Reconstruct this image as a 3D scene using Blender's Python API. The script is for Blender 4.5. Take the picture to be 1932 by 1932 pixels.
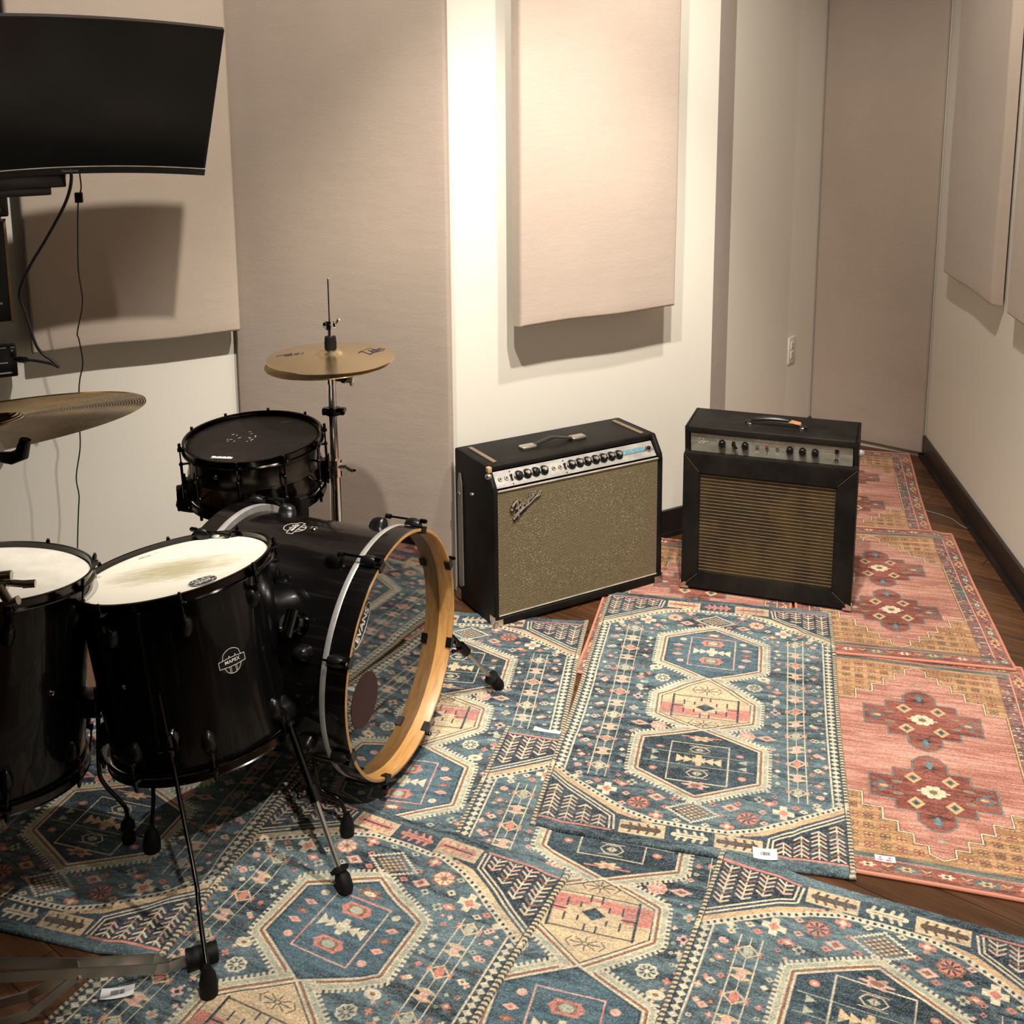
import bpy, bmesh, math, random
import numpy as np
from mathutils import Vector, Matrix

for _o in list(bpy.data.objects): bpy.data.objects.remove(_o)
SC = bpy.context.scene
COL = SC.collection
pi, cos, sin = math.pi, math.cos, math.sin

# ------------------------------------------------------------------ camera, light, exposure
cam_d = bpy.data.cameras.new('camera'); cam = bpy.data.objects.new('camera', cam_d); COL.objects.link(cam)
cam.location = (0, 0, 1.6857)
_p, _r = 0.1814, -0.0054
_f = Vector((0, cos(_p), -sin(_p))); _u = Vector((0, sin(_p), cos(_p))); _x = Vector((1, 0, 0))
_rt = cos(_r)*_x + sin(_r)*_u; _up = -sin(_r)*_x + cos(_r)*_u
cam.matrix_world = Matrix(((_rt.x, _up.x, -_f.x, 0), (_rt.y, _up.y, -_f.y, 0), (_rt.z, _up.z, -_f.z, 1.6857), (0, 0, 0, 1)))
cam_d.sensor_width = 36; cam_d.sensor_fit = 'HORIZONTAL'
cam_d.lens = 36*2090/1932
cam_d.shift_y = -430/1932          # the photograph is the lower part of a taller frame
cam_d.clip_start = 0.05
SC.camera = cam

W = bpy.data.worlds.new('world'); SC.world = W; W.use_nodes = True
W.node_tree.nodes['Background'].inputs[0].default_value = (1.0, 0.86, 0.70, 1)
W.node_tree.nodes['Background'].inputs[1].default_value = 0.006

def lamp(loc, power, rad, target, angle, blend=0.6, color=(1.0, 0.92, 0.81)):
    """one spotlight at ceiling height"""
    d = bpy.data.lights.new('ceiling_spot', 'SPOT'); d.shadow_soft_size = rad; d.energy = power; d.color = color
    d.spot_size = math.radians(angle); d.spot_blend = blend
    o = bpy.data.objects.new('ceiling_spot', d); COL.objects.link(o); o.location = loc
    o.rotation_euler = (Vector(target)-Vector(loc)).to_track_quat('-Z', 'Y').to_euler()
    return o
lamp((-0.10, 1.75, 3.0), 255, 0.030, (-0.60, 3.5, 1.25), 78, 0.45)  # left head of the ceiling track, turned to the walls
lamp((0.42, 2.02, 3.0), 325, 0.030, (0.18, 3.1, 0.3), 70, 0.6)      # right head of the ceiling track
lamp((0.30, 0.05, 3.0), 500, 0.030, (0.90, 1.45, 0), 64, 0.6)       # head above the camera, onto the front rugs
lamp((-1.30, 2.65, 3.0), 150, 0.030, (-1.0, 2.4, 0), 28, 0.5)       # head over the drum kit
lamp((0.75, 2.60, 3.0), 200, 0.035, (1.3, 3.7, 0.7), 104, 0.7)      # added fill spot, no known lamp there; brightens the far right corner
SC.view_settings.view_transform = 'Standard'
SC.view_settings.look = 'None'
SC.view_settings.gamma = 1
SC.view_settings.use_curve_mapping = False
SC.view_settings.exposure = -0.25

# ------------------------------------------------------------------ material helpers
MAT = {}
def lin(c):
    c = [x/255 for x in c]
    return tuple(x/12.92 if x <= 0.04045 else ((x+0.055)/1.055)**2.4 for x in c)
class NT:
    def __init__(s, name, rough=0.5, metal=0.0, color=(0.5, 0.5, 0.5), coat=0, spec=0.5):
        s.m = bpy.data.materials.new(name); s.m.use_nodes = True; s.t = s.m.node_tree
        s.b = s.t.nodes['Principled BSDF']
        s.b.inputs['Roughness'].default_value = rough; s.b.inputs['Metallic'].default_value = metal
        s.b.inputs['Base Color'].default_value = (*color, 1); s.b.inputs['Coat Weight'].default_value = coat
        s.b.inputs['Coat Roughness'].default_value = 0.04
        s.b.inputs['Specular IOR Level'].default_value = spec
        MAT[name] = s.m
    def n(s, typ, **kw):
        nd = s.t.nodes.new(typ)
        for k, v in kw.items():
            if k[0] == '_': setattr(nd, k[1:], v)
            else: nd.inputs[k.replace('__', ' ')].default_value = v
        return nd
    def l(s, a, b): s.t.links.new(a, b)
    def coord(s, kind='Object', scale=(1, 1, 1), rot=(0, 0, 0)):
        c = s.n('ShaderNodeTexCoord'); m = s.n('ShaderNodeMapping'); m.inputs['Scale'].default_value = scale; m.inputs['Rotation'].default_value = rot
        s.l(c.outputs[kind], m.inputs[0]); return m.outputs[0]
    def noise(s, vec, scale, detail=4, rough=0.6):
        n = s.n('ShaderNodeTexNoise', Scale=scale, Detail=detail, Roughness=rough); s.l(vec, n.inputs['Vector']); return n.outputs['Fac']
    def ramp(s, fac, stops):
        r = s.n('ShaderNodeValToRGB'); e = r.color_ramp.elements
        while len(e) < len(stops): e.new(0.5)
        for el, (p, c) in zip(e, stops): el.position = p; el.color = (*c, 1) if len(c) == 3 else c
        s.l(fac, r.inputs[0]); return r.outputs[0]
    def base(s, out): s.l(out, s.b.inputs['Base Color'])
    def bump(s, h, strength=0.2, dist=0.001, inp='Normal'):
        b = s.n('ShaderNodeBump', Strength=strength, Distance=dist); s.l(h, b.inputs['Height']); s.l(b.outputs[0], s.b.inputs[inp])
    def math(s, op, a, b=None):
        n = s.n('ShaderNodeMath', _operation=op)
        for i, v in enumerate((a, b)):
            if v is None: continue
            if isinstance(v, (int, float)): n.inputs[i].default_value = v
            else: s.l(v, n.inputs[i])
        return n.outputs[0]

def simple(name, color, rough=0.5, metal=0, coat=0, noise=None, spec=0.5):
    s = NT(name, rough, metal, color, coat, spec)
    v = s.coord('Object'); f = s.noise(v, noise or 60)
    a = tuple(min(1, c*0.85) for c in color); b = tuple(min(1, c*1.12) for c in color)
    s.base(s.ramp(f, [(0.3, a), (0.7, b)])); return s

# wall paint
for nm, c in (('wall_paint', (0.78, 0.745, 0.665)), ('ceiling_paint', (0.22, 0.20, 0.18)), ('dark_wall_paint', (0.045, 0.042, 0.04))):
    s = NT(nm, 0.6, color=c); v = s.coord('Object')
    s.base(s.ramp(s.noise(v, 1.6, 3), [(0.3, tuple(x*0.97 for x in c)), (0.7, c)])); s.bump(s.noise(v, 260, 3), 0.12, 0.0006)
def fabric(nm, c):
    s = NT(nm, 0.92, color=c, spec=0.15); v = s.coord('Object')
    big = s.noise(v, 2.2, 4); fine = s.noise(v, 420, 2)
    mx = s.math('ADD', s.math('MULTIPLY', big, 0.6), s.math('MULTIPLY', fine, 0.4))
    s.base(s.ramp(mx, [(0.32, tuple(x*0.9 for x in c)), (0.68, tuple(x*1.06 for x in c))]))
    v2 = s.coord('Object', (1, 1, 3)); s.bump(s.math('ADD', s.math('MULTIPLY', s.noise(v2, 5, 3), 2.5), fine), 0.35, 0.0025)
    s.b.inputs['Sheen Weight'].default_value = 0.15
fabric('panel_fabric', (0.485, 0.40, 0.335))
fabric('tower_fabric', (0.41, 0.333, 0.278))
# wooden floor
s = NT('floor_wood', 0.35, spec=0.45); v = s.coord('Object', rot=(0, 0, math.radians(38)))
br = s.n('ShaderNodeTexBrick', Scale=1.0); br.offset = 0.37
for k, x in (('Brick Width', 0.95), ('Row Height', 0.095), ('Mortar Size', 0.0012), ('Mortar Smooth', 0.2), ('Bias', 0.0)): br.inputs[k].default_value = x
br.inputs['Color1'].default_value = (0.4, 0.4, 0.4, 1); br.inputs['Color2'].default_value = (0.75, 0.75, 0.75, 1); br.inputs['Mortar'].default_value = (0.05, 0.05, 0.05, 1)
s.l(v, br.inputs['Vector'])
v2 = s.coord('Object', (2.2, 34, 1), rot=(0, 0, math.radians(38)))
v2.node.vector_type = 'TEXTURE'; v2.node.inputs['Scale'].default_value = (1/2.2, 1/34, 1); v2.node.inputs['Rotation'].default_value = (0, 0, math.radians(-38))
g = s.noise(v2, 1.5, 6, 0.65)
mix = s.n('ShaderNodeMix', _data_type='RGBA', _blend_type='MULTIPLY'); mix.inputs[0].default_value = 1
s.l(s.ramp(g, [(0.25, (0.030, 0.0125, 0.0055)), (0.5, (0.085, 0.036, 0.015)), (0.78, (0.15, 0.068, 0.028))]), mix.inputs[6])
s.l(br.outputs['Color'], mix.inputs[7]); mx2 = s.n('ShaderNodeMix', _data_type='RGBA', _blend_type='MULTIPLY'); mx2.inputs[0].default_value = 1
mx2.inputs[7].default_value = (1.6, 1.6, 1.6, 1); s.l(mix.outputs[2], mx2.inputs[6]); s.base(mx2.outputs[2]); s.bump(g, 0.15, 0.001)
# black baseboard with scuffs
s = NT('baseboard_paint', 0.35, color=(0.012, 0.010, 0.009)); v = s.coord('Object', (1, 1, 2))
s.base(s.ramp(s.noise(v, 5, 5, 0.7), [(0.5, (0.010, 0.008, 0.007)), (0.68, (0.028, 0.018, 0.012)), (0.8, (0.10, 0.09, 0.08))]))
# rug
s = NT('rug_weave', 0.95, spec=0.08)
at = s.n('ShaderNodeAttribute'); at.attribute_name = 'pattern'
v = s.coord('Object', (1, 1, 1)); n1 = s.noise(s.coord('Object', (1, 1.0, 1)), 520, 2)
mm = s.n('ShaderNodeMix', _data_type='RGBA', _blend_type='MULTIPLY'); mm.inputs[0].default_value = 1
s.l(at.outputs['Color'], mm.inputs[6]); s.l(s.ramp(n1, [(0.3, (0.72, 0.72, 0.72)), (0.72, (1.16, 1.16, 1.16))]), mm.inputs[7])
s.base(mm.outputs[2]); s.bump(s.math('ADD', n1, s.math('MULTIPLY', s.noise(v, 150, 2), 0.8)), 0.75, 0.0022)
s.b.inputs['Sheen Weight'].default_value = 0.05
s = simple('rug_binding', lin((198, 134, 112)), 0.9, noise=300, spec=0.1)
simple('white_tag', (0.75, 0.75, 0.76), 0.5, noise=30)
simple('black_ink', (0.02, 0.02, 0.025), 0.6); simple('red_ink', (0.75, 0.10, 0.14), 0.6); simple('blue_ink', (0.03, 0.27, 0.38), 0.5)
simple('grey_ink', (0.30, 0.30, 0.30), 0.6); simple('white_ink', (0.75, 0.72, 0.66), 0.5)
# metals / plastics
def metal(nm, c, rough, scale=25, var=0.05):
    s = NT(nm, rough, 1.0, c); f = s.noise(s.coord('Object'), scale, 3)
    r = s.n('ShaderNodeMapRange'); r.inputs['To Min'].default_value = max(0.02, rough-var); r.inputs['To Max'].default_value = rough+var
    s.l(f, r.inputs[0]); s.l(r.outputs[0], s.b.inputs['Roughness']); return s
metal('chrome', (0.78, 0.76, 0.73), 0.10)
metal('worn_chrome', (0.62, 0.58, 0.52), 0.32)
metal('black_nickel', (0.05, 0.046, 0.043), 0.16)
metal('black_metal', (0.035, 0.033, 0.032), 0.25)
metal('brushed_steel', (0.46, 0.44, 0.42), 0.30)
simple('hoop_steel', (0.42, 0.41, 0.40), 0.35, metal=0.45, noise=30)
simple('leg_steel', (0.25, 0.235, 0.215), 0.42, metal=0.35, noise=30)
simple('tan_strip', (0.20, 0.145, 0.095), 0.6, noise=90)
simple('seam_tan', (0.10, 0.07, 0.045), 0.7, noise=90)
simple('black_plastic', (0.005, 0.005, 0.0055), 0.30, noise=80, spec=0.35)
simple('rubber', (0.0045, 0.0045, 0.0045), 0.6, noise=90, spec=0.2)
simple('cable_rubber', (0.012, 0.012, 0.012), 0.5, noise=90)
simple('white_plastic', (0.74, 0.70, 0.62), 0.4, noise=40)
simple('dark_slot', (0.02, 0.018, 0.016), 0.7)
simple('screen_glass', (0.004, 0.004, 0.004), 0.16, noise=5, spec=0.35)
simple('port_dark', (0.030, 0.006, 0.005), 0.8, noise=50)
simple('red_lamp', (0.22, 0.008, 0.006), 0.12, noise=50, coat=0.6)
simple('leather_torn', (0.42, 0.19, 0.08), 0.8, noise=120)
simple('leather_black', (0.012, 0.009, 0.007), 0.34, noise=120, spec=0.3)
simple('raw_plywood', (0.50, 0.32, 0.17), 0.8, noise=90)
# lacquered shell with faint vertical grain
s = NT('black_lacquer', 0.2, color=(0.005, 0.005, 0.006), coat=0.25, spec=0.18); v = s.coord('Object', (26, 26, 1.3))
f = s.noise(v, 3.0, 6, 0.7)
s.base(s.ramp(f, [(0.52, (0.0030, 0.0028, 0.0030)), (0.66, (0.009, 0.008, 0.0075)), (0.85, (0.025, 0.022, 0.02))]))
s = NT('black_nickel_shell', 0.17, 0.95, (0.062, 0.056, 0.05)); v = s.coord('Object', (1, 1, 40)); s.bump(s.noise(v, 6, 2), 0.04, 0.001)
# heads
def head(nm, c, stain, sc):
    s = NT(nm, 0.55, color=c, spec=0.3); v = s.coord('Object', sc)
    gr = s.n('ShaderNodeTexGradient', _gradient_type='SPHERICAL'); s.l(s.coord('Object', (5.2, 10, 0.001), ), gr.inputs[0])
    f = s.math('MULTIPLY', s.noise(v, 3.0, 8, 0.78), s.math('ADD', s.math('MULTIPLY', gr.outputs['Fac'], 1.3), 0.62))
    s.base(s.ramp(f, [(0.40, c), (0.56, tuple(a*0.5+b*0.5 for a, b in zip(c, stain))), (0.80, stain)])); return s
head('coated_head', (0.64, 0.61, 0.53), (0.36, 0.32, 0.21), (5, 26, 1))
simple('plain_head', (0.66, 0.635, 0.57), 0.5, noise=12, spec=0.3)
s = NT('snare_head', 0.40, color=(0.014, 0.011, 0.011), spec=0.25); v = s.coord('Object', (5, 9, 1))
s.base(s.ramp(s.noise(v, 9, 4, 0.6), [(0.5, (0.006, 0.0045, 0.005)), (0.75, (0.016, 0.012, 0.012))]))
s = NT('gloss_black_head', 0.035, color=(0.004, 0.004, 0.004), coat=0.7, spec=0.6); s.b.inputs['IOR'].default_value = 1.6; s.bump(s.noise(s.coord('Object'), 5, 2), 0.05, 0.004)
s.b.inputs['Coat IOR'].default_value = 1.6
# maple
s = NT('maple', 0.38, coat=0.3); v = s.coord('Object', (9, 9, 60)); f = s.noise(v, 2, 5, 0.6)
s.base(s.ramp(f, [(0.3, (0.33, 0.155, 0.042)), (0.55, (0.45, 0.235, 0.075)), (0.8, (0.52, 0.29, 0.105))]))
# cymbals: concentric grooves
def cymbal_mat(nm, c, rough, freq, amp, dirt):
    s = NT(nm, rough, 1.0, c); cc = s.n('ShaderNodeTexCoord'); ln = s.n('ShaderNodeVectorMath', _operation='LENGTH')
    mp = s.n('ShaderNodeMapping'); mp.inputs['Scale'].default_value = (1, 1, 0); s.l(cc.outputs['Object'], mp.inputs[0]); s.l(mp.outputs[0], ln.inputs[0])
    w = s.math('SINE', s.math('MULTIPLY', ln.outputs['Value'], freq)); s.bump(w, amp, 0.0010)
    f = s.noise(s.coord('Object', (1, 1, 1)), 9, 6, 0.65)
    s.base(s.ramp(f, [(0.35, tuple(x*dirt for x in c)), (0.62, c)]))
cymbal_mat('ride_bronze', (0.60, 0.40, 0.15), 0.20, 1500, 1.0, 0.40)
cymbal_mat('hat_bronze', (0.90, 0.76, 0.49), 0.22, 2600, 0.10, 0.92)
# amp coverings
def tolex(nm, c, rough, sc, dust):
    s = NT(nm, rough, color=c, spec=0.16); v = s.coord('Object'); f = s.noise(v, 5, 6, 0.7); g = s.n('ShaderNodeNewGeometry'); sep = s.n('ShaderNodeSeparateXYZ')
    s.base(s.ramp(f, [(0.38, c), (0.66, dust)]))
    vo = s.n('ShaderNodeTexVoronoi', Scale=sc); s.l(v, vo.inputs['Vector']); s.bump(vo.outputs['Distance'], 0.5, 0.0007)
tolex('tolex_black', (0.0034, 0.003, 0.0026), 0.5, 700, (0.014, 0.012, 0.009))
tolex('tolex_grey', (0.0034, 0.003, 0.0026), 0.55, 420, (0.017, 0.0145, 0.011))
# grille cloths (woven, patterned in the plane of the cloth)
def cloth(nm, px, pz, dark, a, b, kind):
    s = NT(nm, 0.75, spec=0.25); c = s.n('ShaderNodeTexCoord'); sp = s.n('ShaderNodeSeparateXYZ'); s.l(c.outputs['Object'], sp.inputs[0])
    x, z = sp.outputs['X'], sp.outputs['Z']
    if kind == 'basket':
        row = s.math('FLOOR', s.math('DIVIDE', z, pz)); xo = s.math('ADD', s.math('DIVIDE', x, px), s.math('MULTIPLY', row, 0.5))
        fx = s.math('ABSOLUTE', s.math('SUBTRACT', s.math('FRACT', xo), 0.5)); fz = s.math('ABSOLUTE', s.math('SUBTRACT', s.math('FRACT', s.math('DIVIDE', z, pz)), 0.5))
        m = s.math('MULTIPLY', s.math('LESS_THAN', fx, 0.34), s.math('LESS_THAN', fz, 0.29))
        n = s.noise(s.coord('Object', (1, 1, 1)), 330, 2)
        mixa = s.ramp(n, [(0.35, a), (0.62, b), (0.74, (0.95, 0.88, 0.70))])
    else:
        fz = s.math('ABSOLUTE', s.math('SUBTRACT', s.math('FRACT', s.math('DIVIDE', z, pz)), 0.5)); fx = s.math('ABSOLUTE', s.math('SUBTRACT', s.math('FRACT', s.math('DIVIDE', x, px)), 0.5))
        stripe = s.math('MULTIPLY', s.math('LESS_THAN', fz, 0.13), s.math('LESS_THAN', fx, 0.33)); m = s.math('SUBTRACT', 1.0, stripe)
        n = s.noise(s.coord('Object', (1, 1, 1)), 40, 3); mixa = s.ramp(n, [(0.3, a), (0.7, b)])
    mx = s.n('ShaderNodeMix', _data_type='RGBA'); s.l(m, mx.inputs[0]); s.l(mixa, mx.inputs[6]); mx.inputs[7].default_value = (*dark, 1)
    if kind != 'basket':
        st = s.n('ShaderNodeMix', _data_type='RGBA'); vz = s.noise(s.coord('Object', (2.0, 1, 1.2)), 5, 3)
        s.l(s.ramp(vz, [(0.42, dark), (0.6, (dark[0]*2.3, dark[1]*2.2, dark[2]*1.6))]), mx.inputs[7])
    s.base(mx.outputs[2]); s.bump(m, -0.4, 0.001)
cloth('silver_grille', 0.0058, 0.0052, (0.020, 0.013, 0.008), (0.17, 0.13, 0.072), (0.30, 0.235, 0.14), 'basket')
cloth('gold_grille', 0.0036, 0.0118, (0.017, 0.011, 0.0045), (0.19, 0.125, 0.06), (0.30, 0.21, 0.115), 'stripe')
s = NT('panel_silver', 0.36, 0.45, (0.50, 0.49, 0.47)); s.bump(s.noise(s.coord('Object', (2, 1, 60)), 8, 2), 0.08, 0.001)
s.base(s.ramp(s.noise(s.coord('Object', (3, 1, 9)), 6, 5), [(0.35, (0.36, 0.34, 0.31)), (0.7, (0.58, 0.57, 0.55))]))
s = NT('panel_aged', 0.5, 0.1, (0.30, 0.27, 0.22)); s.base(s.ramp(s.noise(s.coord('Object', (3, 1, 6)), 6, 5), [(0.35, (0.30, 0.275, 0.22)), (0.7, (0.46, 0.43, 0.37))]))
s = NT('clear_acrylic', 0.1, color=(0.6, 0.6, 0.6)); s.b.inputs['Transmission Weight'].default_value = 0.6

# ------------------------------------------------------------------ mesh helpers
class M:
    def __init__(s): s.v = []; s.f = []
    def add(s, vs, fs):
        o = len(s.v); s.v += [tuple(p) for p in vs]; s.f += [tuple(i+o for i in f) for f in fs]; return s
    def box(s, x0, x1, y0, y1, z0, z1, bev=0.0):
        if bev <= 0:
            vs = [(x, y, z) for x in (x0, x1) for y in (y0, y1) for z in (z0, z1)]
            return s.add(vs, [(0, 1, 3, 2), (4, 6, 7, 5), (0, 4, 5, 1), (2, 3, 7, 6), (0, 2, 6, 4), (1, 5, 7, 3)])
        bm = bmesh.new(); bmesh.ops.create_cube(bm, size=1)
        for q in bm.verts: q.co = Vector(((x0+x1)/2+q.co.x*(x1-x0), (y0+y1)/2+q.co.y*(y1-y0), (z0+z1)/2+q.co.z*(z1-z0)))
        bmesh.ops.bevel(bm, geom=bm.edges[:], offset=bev, segments=3, affect='EDGES', profile=0.5)
        bm.verts.index_update(); s.add([q.co[:] for q in bm.verts], [[w.index for w in f.verts] for f in bm.faces]); bm.free(); return s
    def frame(s, p, d):
        d = Vector(d).normalized(); a = Vector((0, 0, 1)) if abs(d.z) < 0.9 else Vector((1, 0, 0))
        u = a.cross(d).normalized(); return Vector(p), u, d.cross(u), d
    def cyl(s, p0, p1, r, r1=None, seg=20, caps=True):
        p0 = Vector(p0); p1 = Vector(p1); r1 = r if r1 is None else r1
        _, u, w, d = s.frame(p0, p1-p0); vs = []
        for P, R in ((p0, r), (p1, r1)):
            for i in range(seg): a = 2*pi*i/seg; vs.append(P+u*(R*cos(a))+w*(R*sin(a)))
        fs = [(i, (i+1) % seg, seg+(i+1) % seg, seg+i) for i in range(seg)]
        if caps: fs += [tuple(range(seg))[::-1], tuple(range(seg, 2*seg))]
        return s.add(vs, fs)
    def lathe(s, prof, seg=64, p=(0, 0, 0), d=(0, 0, 1), closed=False, a0=0, a1=2*pi):
        P, u, w, d = s.frame(p, d); full = abs(a1-a0-2*pi) < 1e-6; n = seg if full else seg+1; vs = []
        for i in range(n):
            a = a0+(a1-a0)*i/seg
            for r, z in prof: vs.append(P+u*(r*cos(a))+w*(r*sin(a))+d*z)
        k = len(prof); fs = []
        for i in range(seg):
            j = (i+1) % n
            for q in range(k if closed else k-1):
                q2 = (q+1) % k; fs.append((i*k+q, j*k+q, j*k+q2, i*k+q2))
        return s.add(vs, fs)
    def tube(s, pts, r, seg=10, closed=False, rs=None):
        pts = [Vector(p) for p in pts]; n = len(pts); vs = []; u = None
        for i, p in enumerate(pts):
            a = pts[(i-1) % n] if (closed or i > 0) else p; b = pts[(i+1) % n] if (closed or i < n-1) else p
            t = (b-a).normalized()
            if u is None: _, u, _, _ = s.frame(p, t)
            u = (u-t*u.dot(t)).normalized(); w = t.cross(u); R = rs[i] if rs else r
            for k in range(seg): q = 2*pi*k/seg; vs.append(p+u*(R*cos(q))+w*(R*sin(q)))
        m = n if closed else n-1; fs = []
        for i in range(m):
            j = (i+1) % n
            for k in range(seg): k2 = (k+1) % seg; fs.append((i*seg+k, i*seg+k2, j*seg+k2, j*seg+k))
        if not closed: fs += [tuple(range(seg))[::-1], tuple(range((n-1)*seg, n*seg))]
        return s.add(vs, fs)
    def prism(s, poly, h0, h1, fn=None):
        n = len(poly); vs = [(x, y, h0) for x, y in poly]+[(x, y, h1) for x, y in poly]
        if fn: vs = [fn(*q) for q in vs]
        return s.add(vs, [tuple(range(n))[::-1], tuple(range(n, 2*n))]+[(i, (i+1) % n, n+(i+1) % n, n+i) for i in range(n)])
    def sphere(s, c, r, seg=16, sz=1.0):
        return s.lathe([(max(1e-5, r*sin(pi*i/10)), -r*sz*cos(pi*i/10)) for i in range(11)], seg, c)
    def build(s, name, mat, parent=None, smooth=True, angle=38):
        me = bpy.data.meshes.new(name); me.from_pydata(s.v, [], s.f)
        bm = bmesh.new(); bm.from_mesh(me); bmesh.ops.recalc_face_normals(bm, faces=bm.faces[:])
        if smooth:
            lim = math.radians(angle)
            for f in bm.faces: f.smooth = True
            for e in bm.edges:
                if len(e.link_faces) == 2: e.smooth = e.calc_face_angle(0) < lim
        bm.to_mesh(me); bm.free(); me.materials.append(MAT[mat])
        o = bpy.data.objects.new(name, me); COL.objects.link(o)
        if parent is not None: o.parent = parent
        return o
def tag(o, label=None, cat=None, group=None, kind=None):
    for k, x in (('label', label), ('category', cat), ('group', group), ('kind', kind)):
        if x: o[k] = x
    return o
def thing(name, label, cat, mat=None, loc=(0, 0, 0), rz=0, group=None):
    o = bpy.data.objects.new(name, None); COL.objects.link(o); o.empty_display_size = 0.05
    o.matrix_world = mat if mat is not None else Matrix.Translation(loc) @ Matrix.Rotation(rz, 4, 'Z')
    return tag(o, label, cat, group)
def sframe(origin, n):
    n = Vector(n).normalized(); u = Vector((0, 1, 0)).cross(n) if abs(n.z) > 0.7 else Vector((0, 0, 1)).cross(n)
    u.normalize(); w = n.cross(u); o = Vector(origin)
    return Matrix(((u.x, w.x, n.x, o.x), (u.y, w.y, n.y, o.y), (u.z, w.z, n.z, o.z), (0, 0, 0, 1)))
def smoothpath(pts, n=8):
    P = [Vector(p) for p in pts]; out = []
    for i in range(len(P)-1):
        a = P[max(0, i-1)]; b = P[i]; c = P[i+1]; d = P[min(len(P)-1, i+2)]
        for k in range(n):
            t = k/n; out.append(0.5*((2*b)+(c-a)*t+(2*a-5*b+4*c-d)*t*t+(3*b-a-3*c+d)*t**3))
    out.append(P[-1]); return out
def text(body, size, shear=0.0, ext=0.0003, align='CENTER', space=1.0, bold=0.0):
    cu = bpy.data.curves.new('lettering', 'FONT'); cu.body = body; cu.size = size; cu.extrude = ext; cu.shear = shear; cu.align_x = align; cu.align_y = 'CENTER'
    cu.space_character = space; cu.offset = bold; cu.resolution_u = 3
    ob = bpy.data.objects.new('lettering', cu); COL.objects.link(ob); dg = bpy.context.evaluated_depsgraph_get(); dg.update()
    me = bpy.data.meshes.new_from_object(ob.evaluated_get(dg)); vs = [q.co.copy() for q in me.vertices]; fs = [tuple(p.vertices) for p in me.polygons]
    bpy.data.objects.remove(ob); bpy.data.curves.remove(cu); bpy.data.meshes.remove(me)
    return vs, fs
def put_text(m, body, size, fn, **k):
    vs, fs = text(body, size, **k); m.add([fn(*q) for q in vs], fs); return m
def ribbon(m, pts, w, fn, h0=0.0, h1=0.0006):
    """flat band of width w along 2-D pts, mapped by fn(x, y, h)"""
    P = [Vector((a, b)) for a, b in pts]
    for a, b in zip(P, P[1:]):
        d = (b-a)
        if d.length < 1e-7: continue
        d.normalize(); q = Vector((-d.y, d.x))*w/2; e = d*w*0.35
        m.prism([(a-q-e)[:], (b-q+e)[:], (b+q+e)[:], (a+q-e)[:]], h0, h1, fn)
    return m

# ------------------------------------------------------------------ room
HT = 3.05
def wall_seg(name, a, b, h0, h1, mat, th=0.08, side=1, kind='structure'):
    a = Vector(a); b = Vector(b); d = (b-a).normalized(); n = Vector((-d.y, d.x))*th*side
    m = M().prism([a[:], b[:], (b+n)[:], (a+n)[:]], h0, h1); o = m.build(name, mat, smooth=False)
    if kind: o['kind'] = kind
    return o
a27 = math.radians(27.33); a31 = math.radians(31)
LW = Vector((-0.943, 3.68)); LD = Vector((cos(a27), sin(a27)))
WL = Vector((-0.182, 3.48)); E1 = Vector((0.746, 4.038)); S1 = Vector((0.846, 4.253)); CR = Vector((1.235, 4.845)); B1 = Vector((1.43, 5.11)); B2 = Vector((1.863, 4.797))
RD = Vector((-0.1335, -0.991))
LEND = LW - LD*2.2; REND = B2 + RD*6.9
M().box(-3.4, 2.6, -2.4, 5.6, -0.05, 0).build('floor', 'floor_wood', smooth=False)['kind'] = 'structure'
M().box(-3.4, 2.6, -2.4, 5.6, HT, HT+0.05).build('ceiling', 'ceiling_paint', smooth=False)['kind'] = 'structure'
wall_seg('wall_left', LEND, LW, 0, HT, 'wall_paint')
wall_seg('wall_left_return', LW, WL, 0, HT, 'wall_paint')
wall_seg('wall_back', WL, E1, 0, HT, 'wall_paint')
wall_seg('wall_back_step', E1, S1, 0, HT, 'tower_fabric')
wall_seg('wall_far', S1, CR, 0, HT, 'wall_paint')
wall_seg('wall_far_pier', CR, B1, 0, HT, 'wall_paint')
wall_seg('wall_far_return', B1, B2+Vector((0.2, -0.145)), 0, HT, 'wall_paint')
wall_seg('wall_right', B2+RD*-0.1, REND, 0, HT, 'wall_paint')
wall_seg('wall_side', Vector((LEND.x, -2.2)), LEND, 0, HT, 'dark_wall_paint')
wall_seg('wall_front', REND, Vector((LEND.x, -2.2)), 0, HT, 'dark_wall_paint')
def inner(a, b, th):
    d = (b-a).normalized(); return Vector((d.y, -d.x))*th
def baseboard(name, a, b, h=0.102):
    n = inner(a, b, 0.013); m = M().prism([a[:], b[:], (b+n)[:], (a+n)[:]], 0, h)
    n2 = inner(a, b, 0.026); m.prism([(a+n)[:], (b+n)[:], (b+n2)[:], (a+n2)[:]], 0, 0.017); m.build(name, 'baseboard_paint', smooth=False)['kind'] = 'structure'
baseboard('baseboard_left', LEND, LW); baseboard('baseboard_back', WL, E1); baseboard('baseboard_far', S1, CR); baseboard('baseboard_far_pier', CR, B1)
baseboard('baseboard_right', B2, REND)
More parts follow.
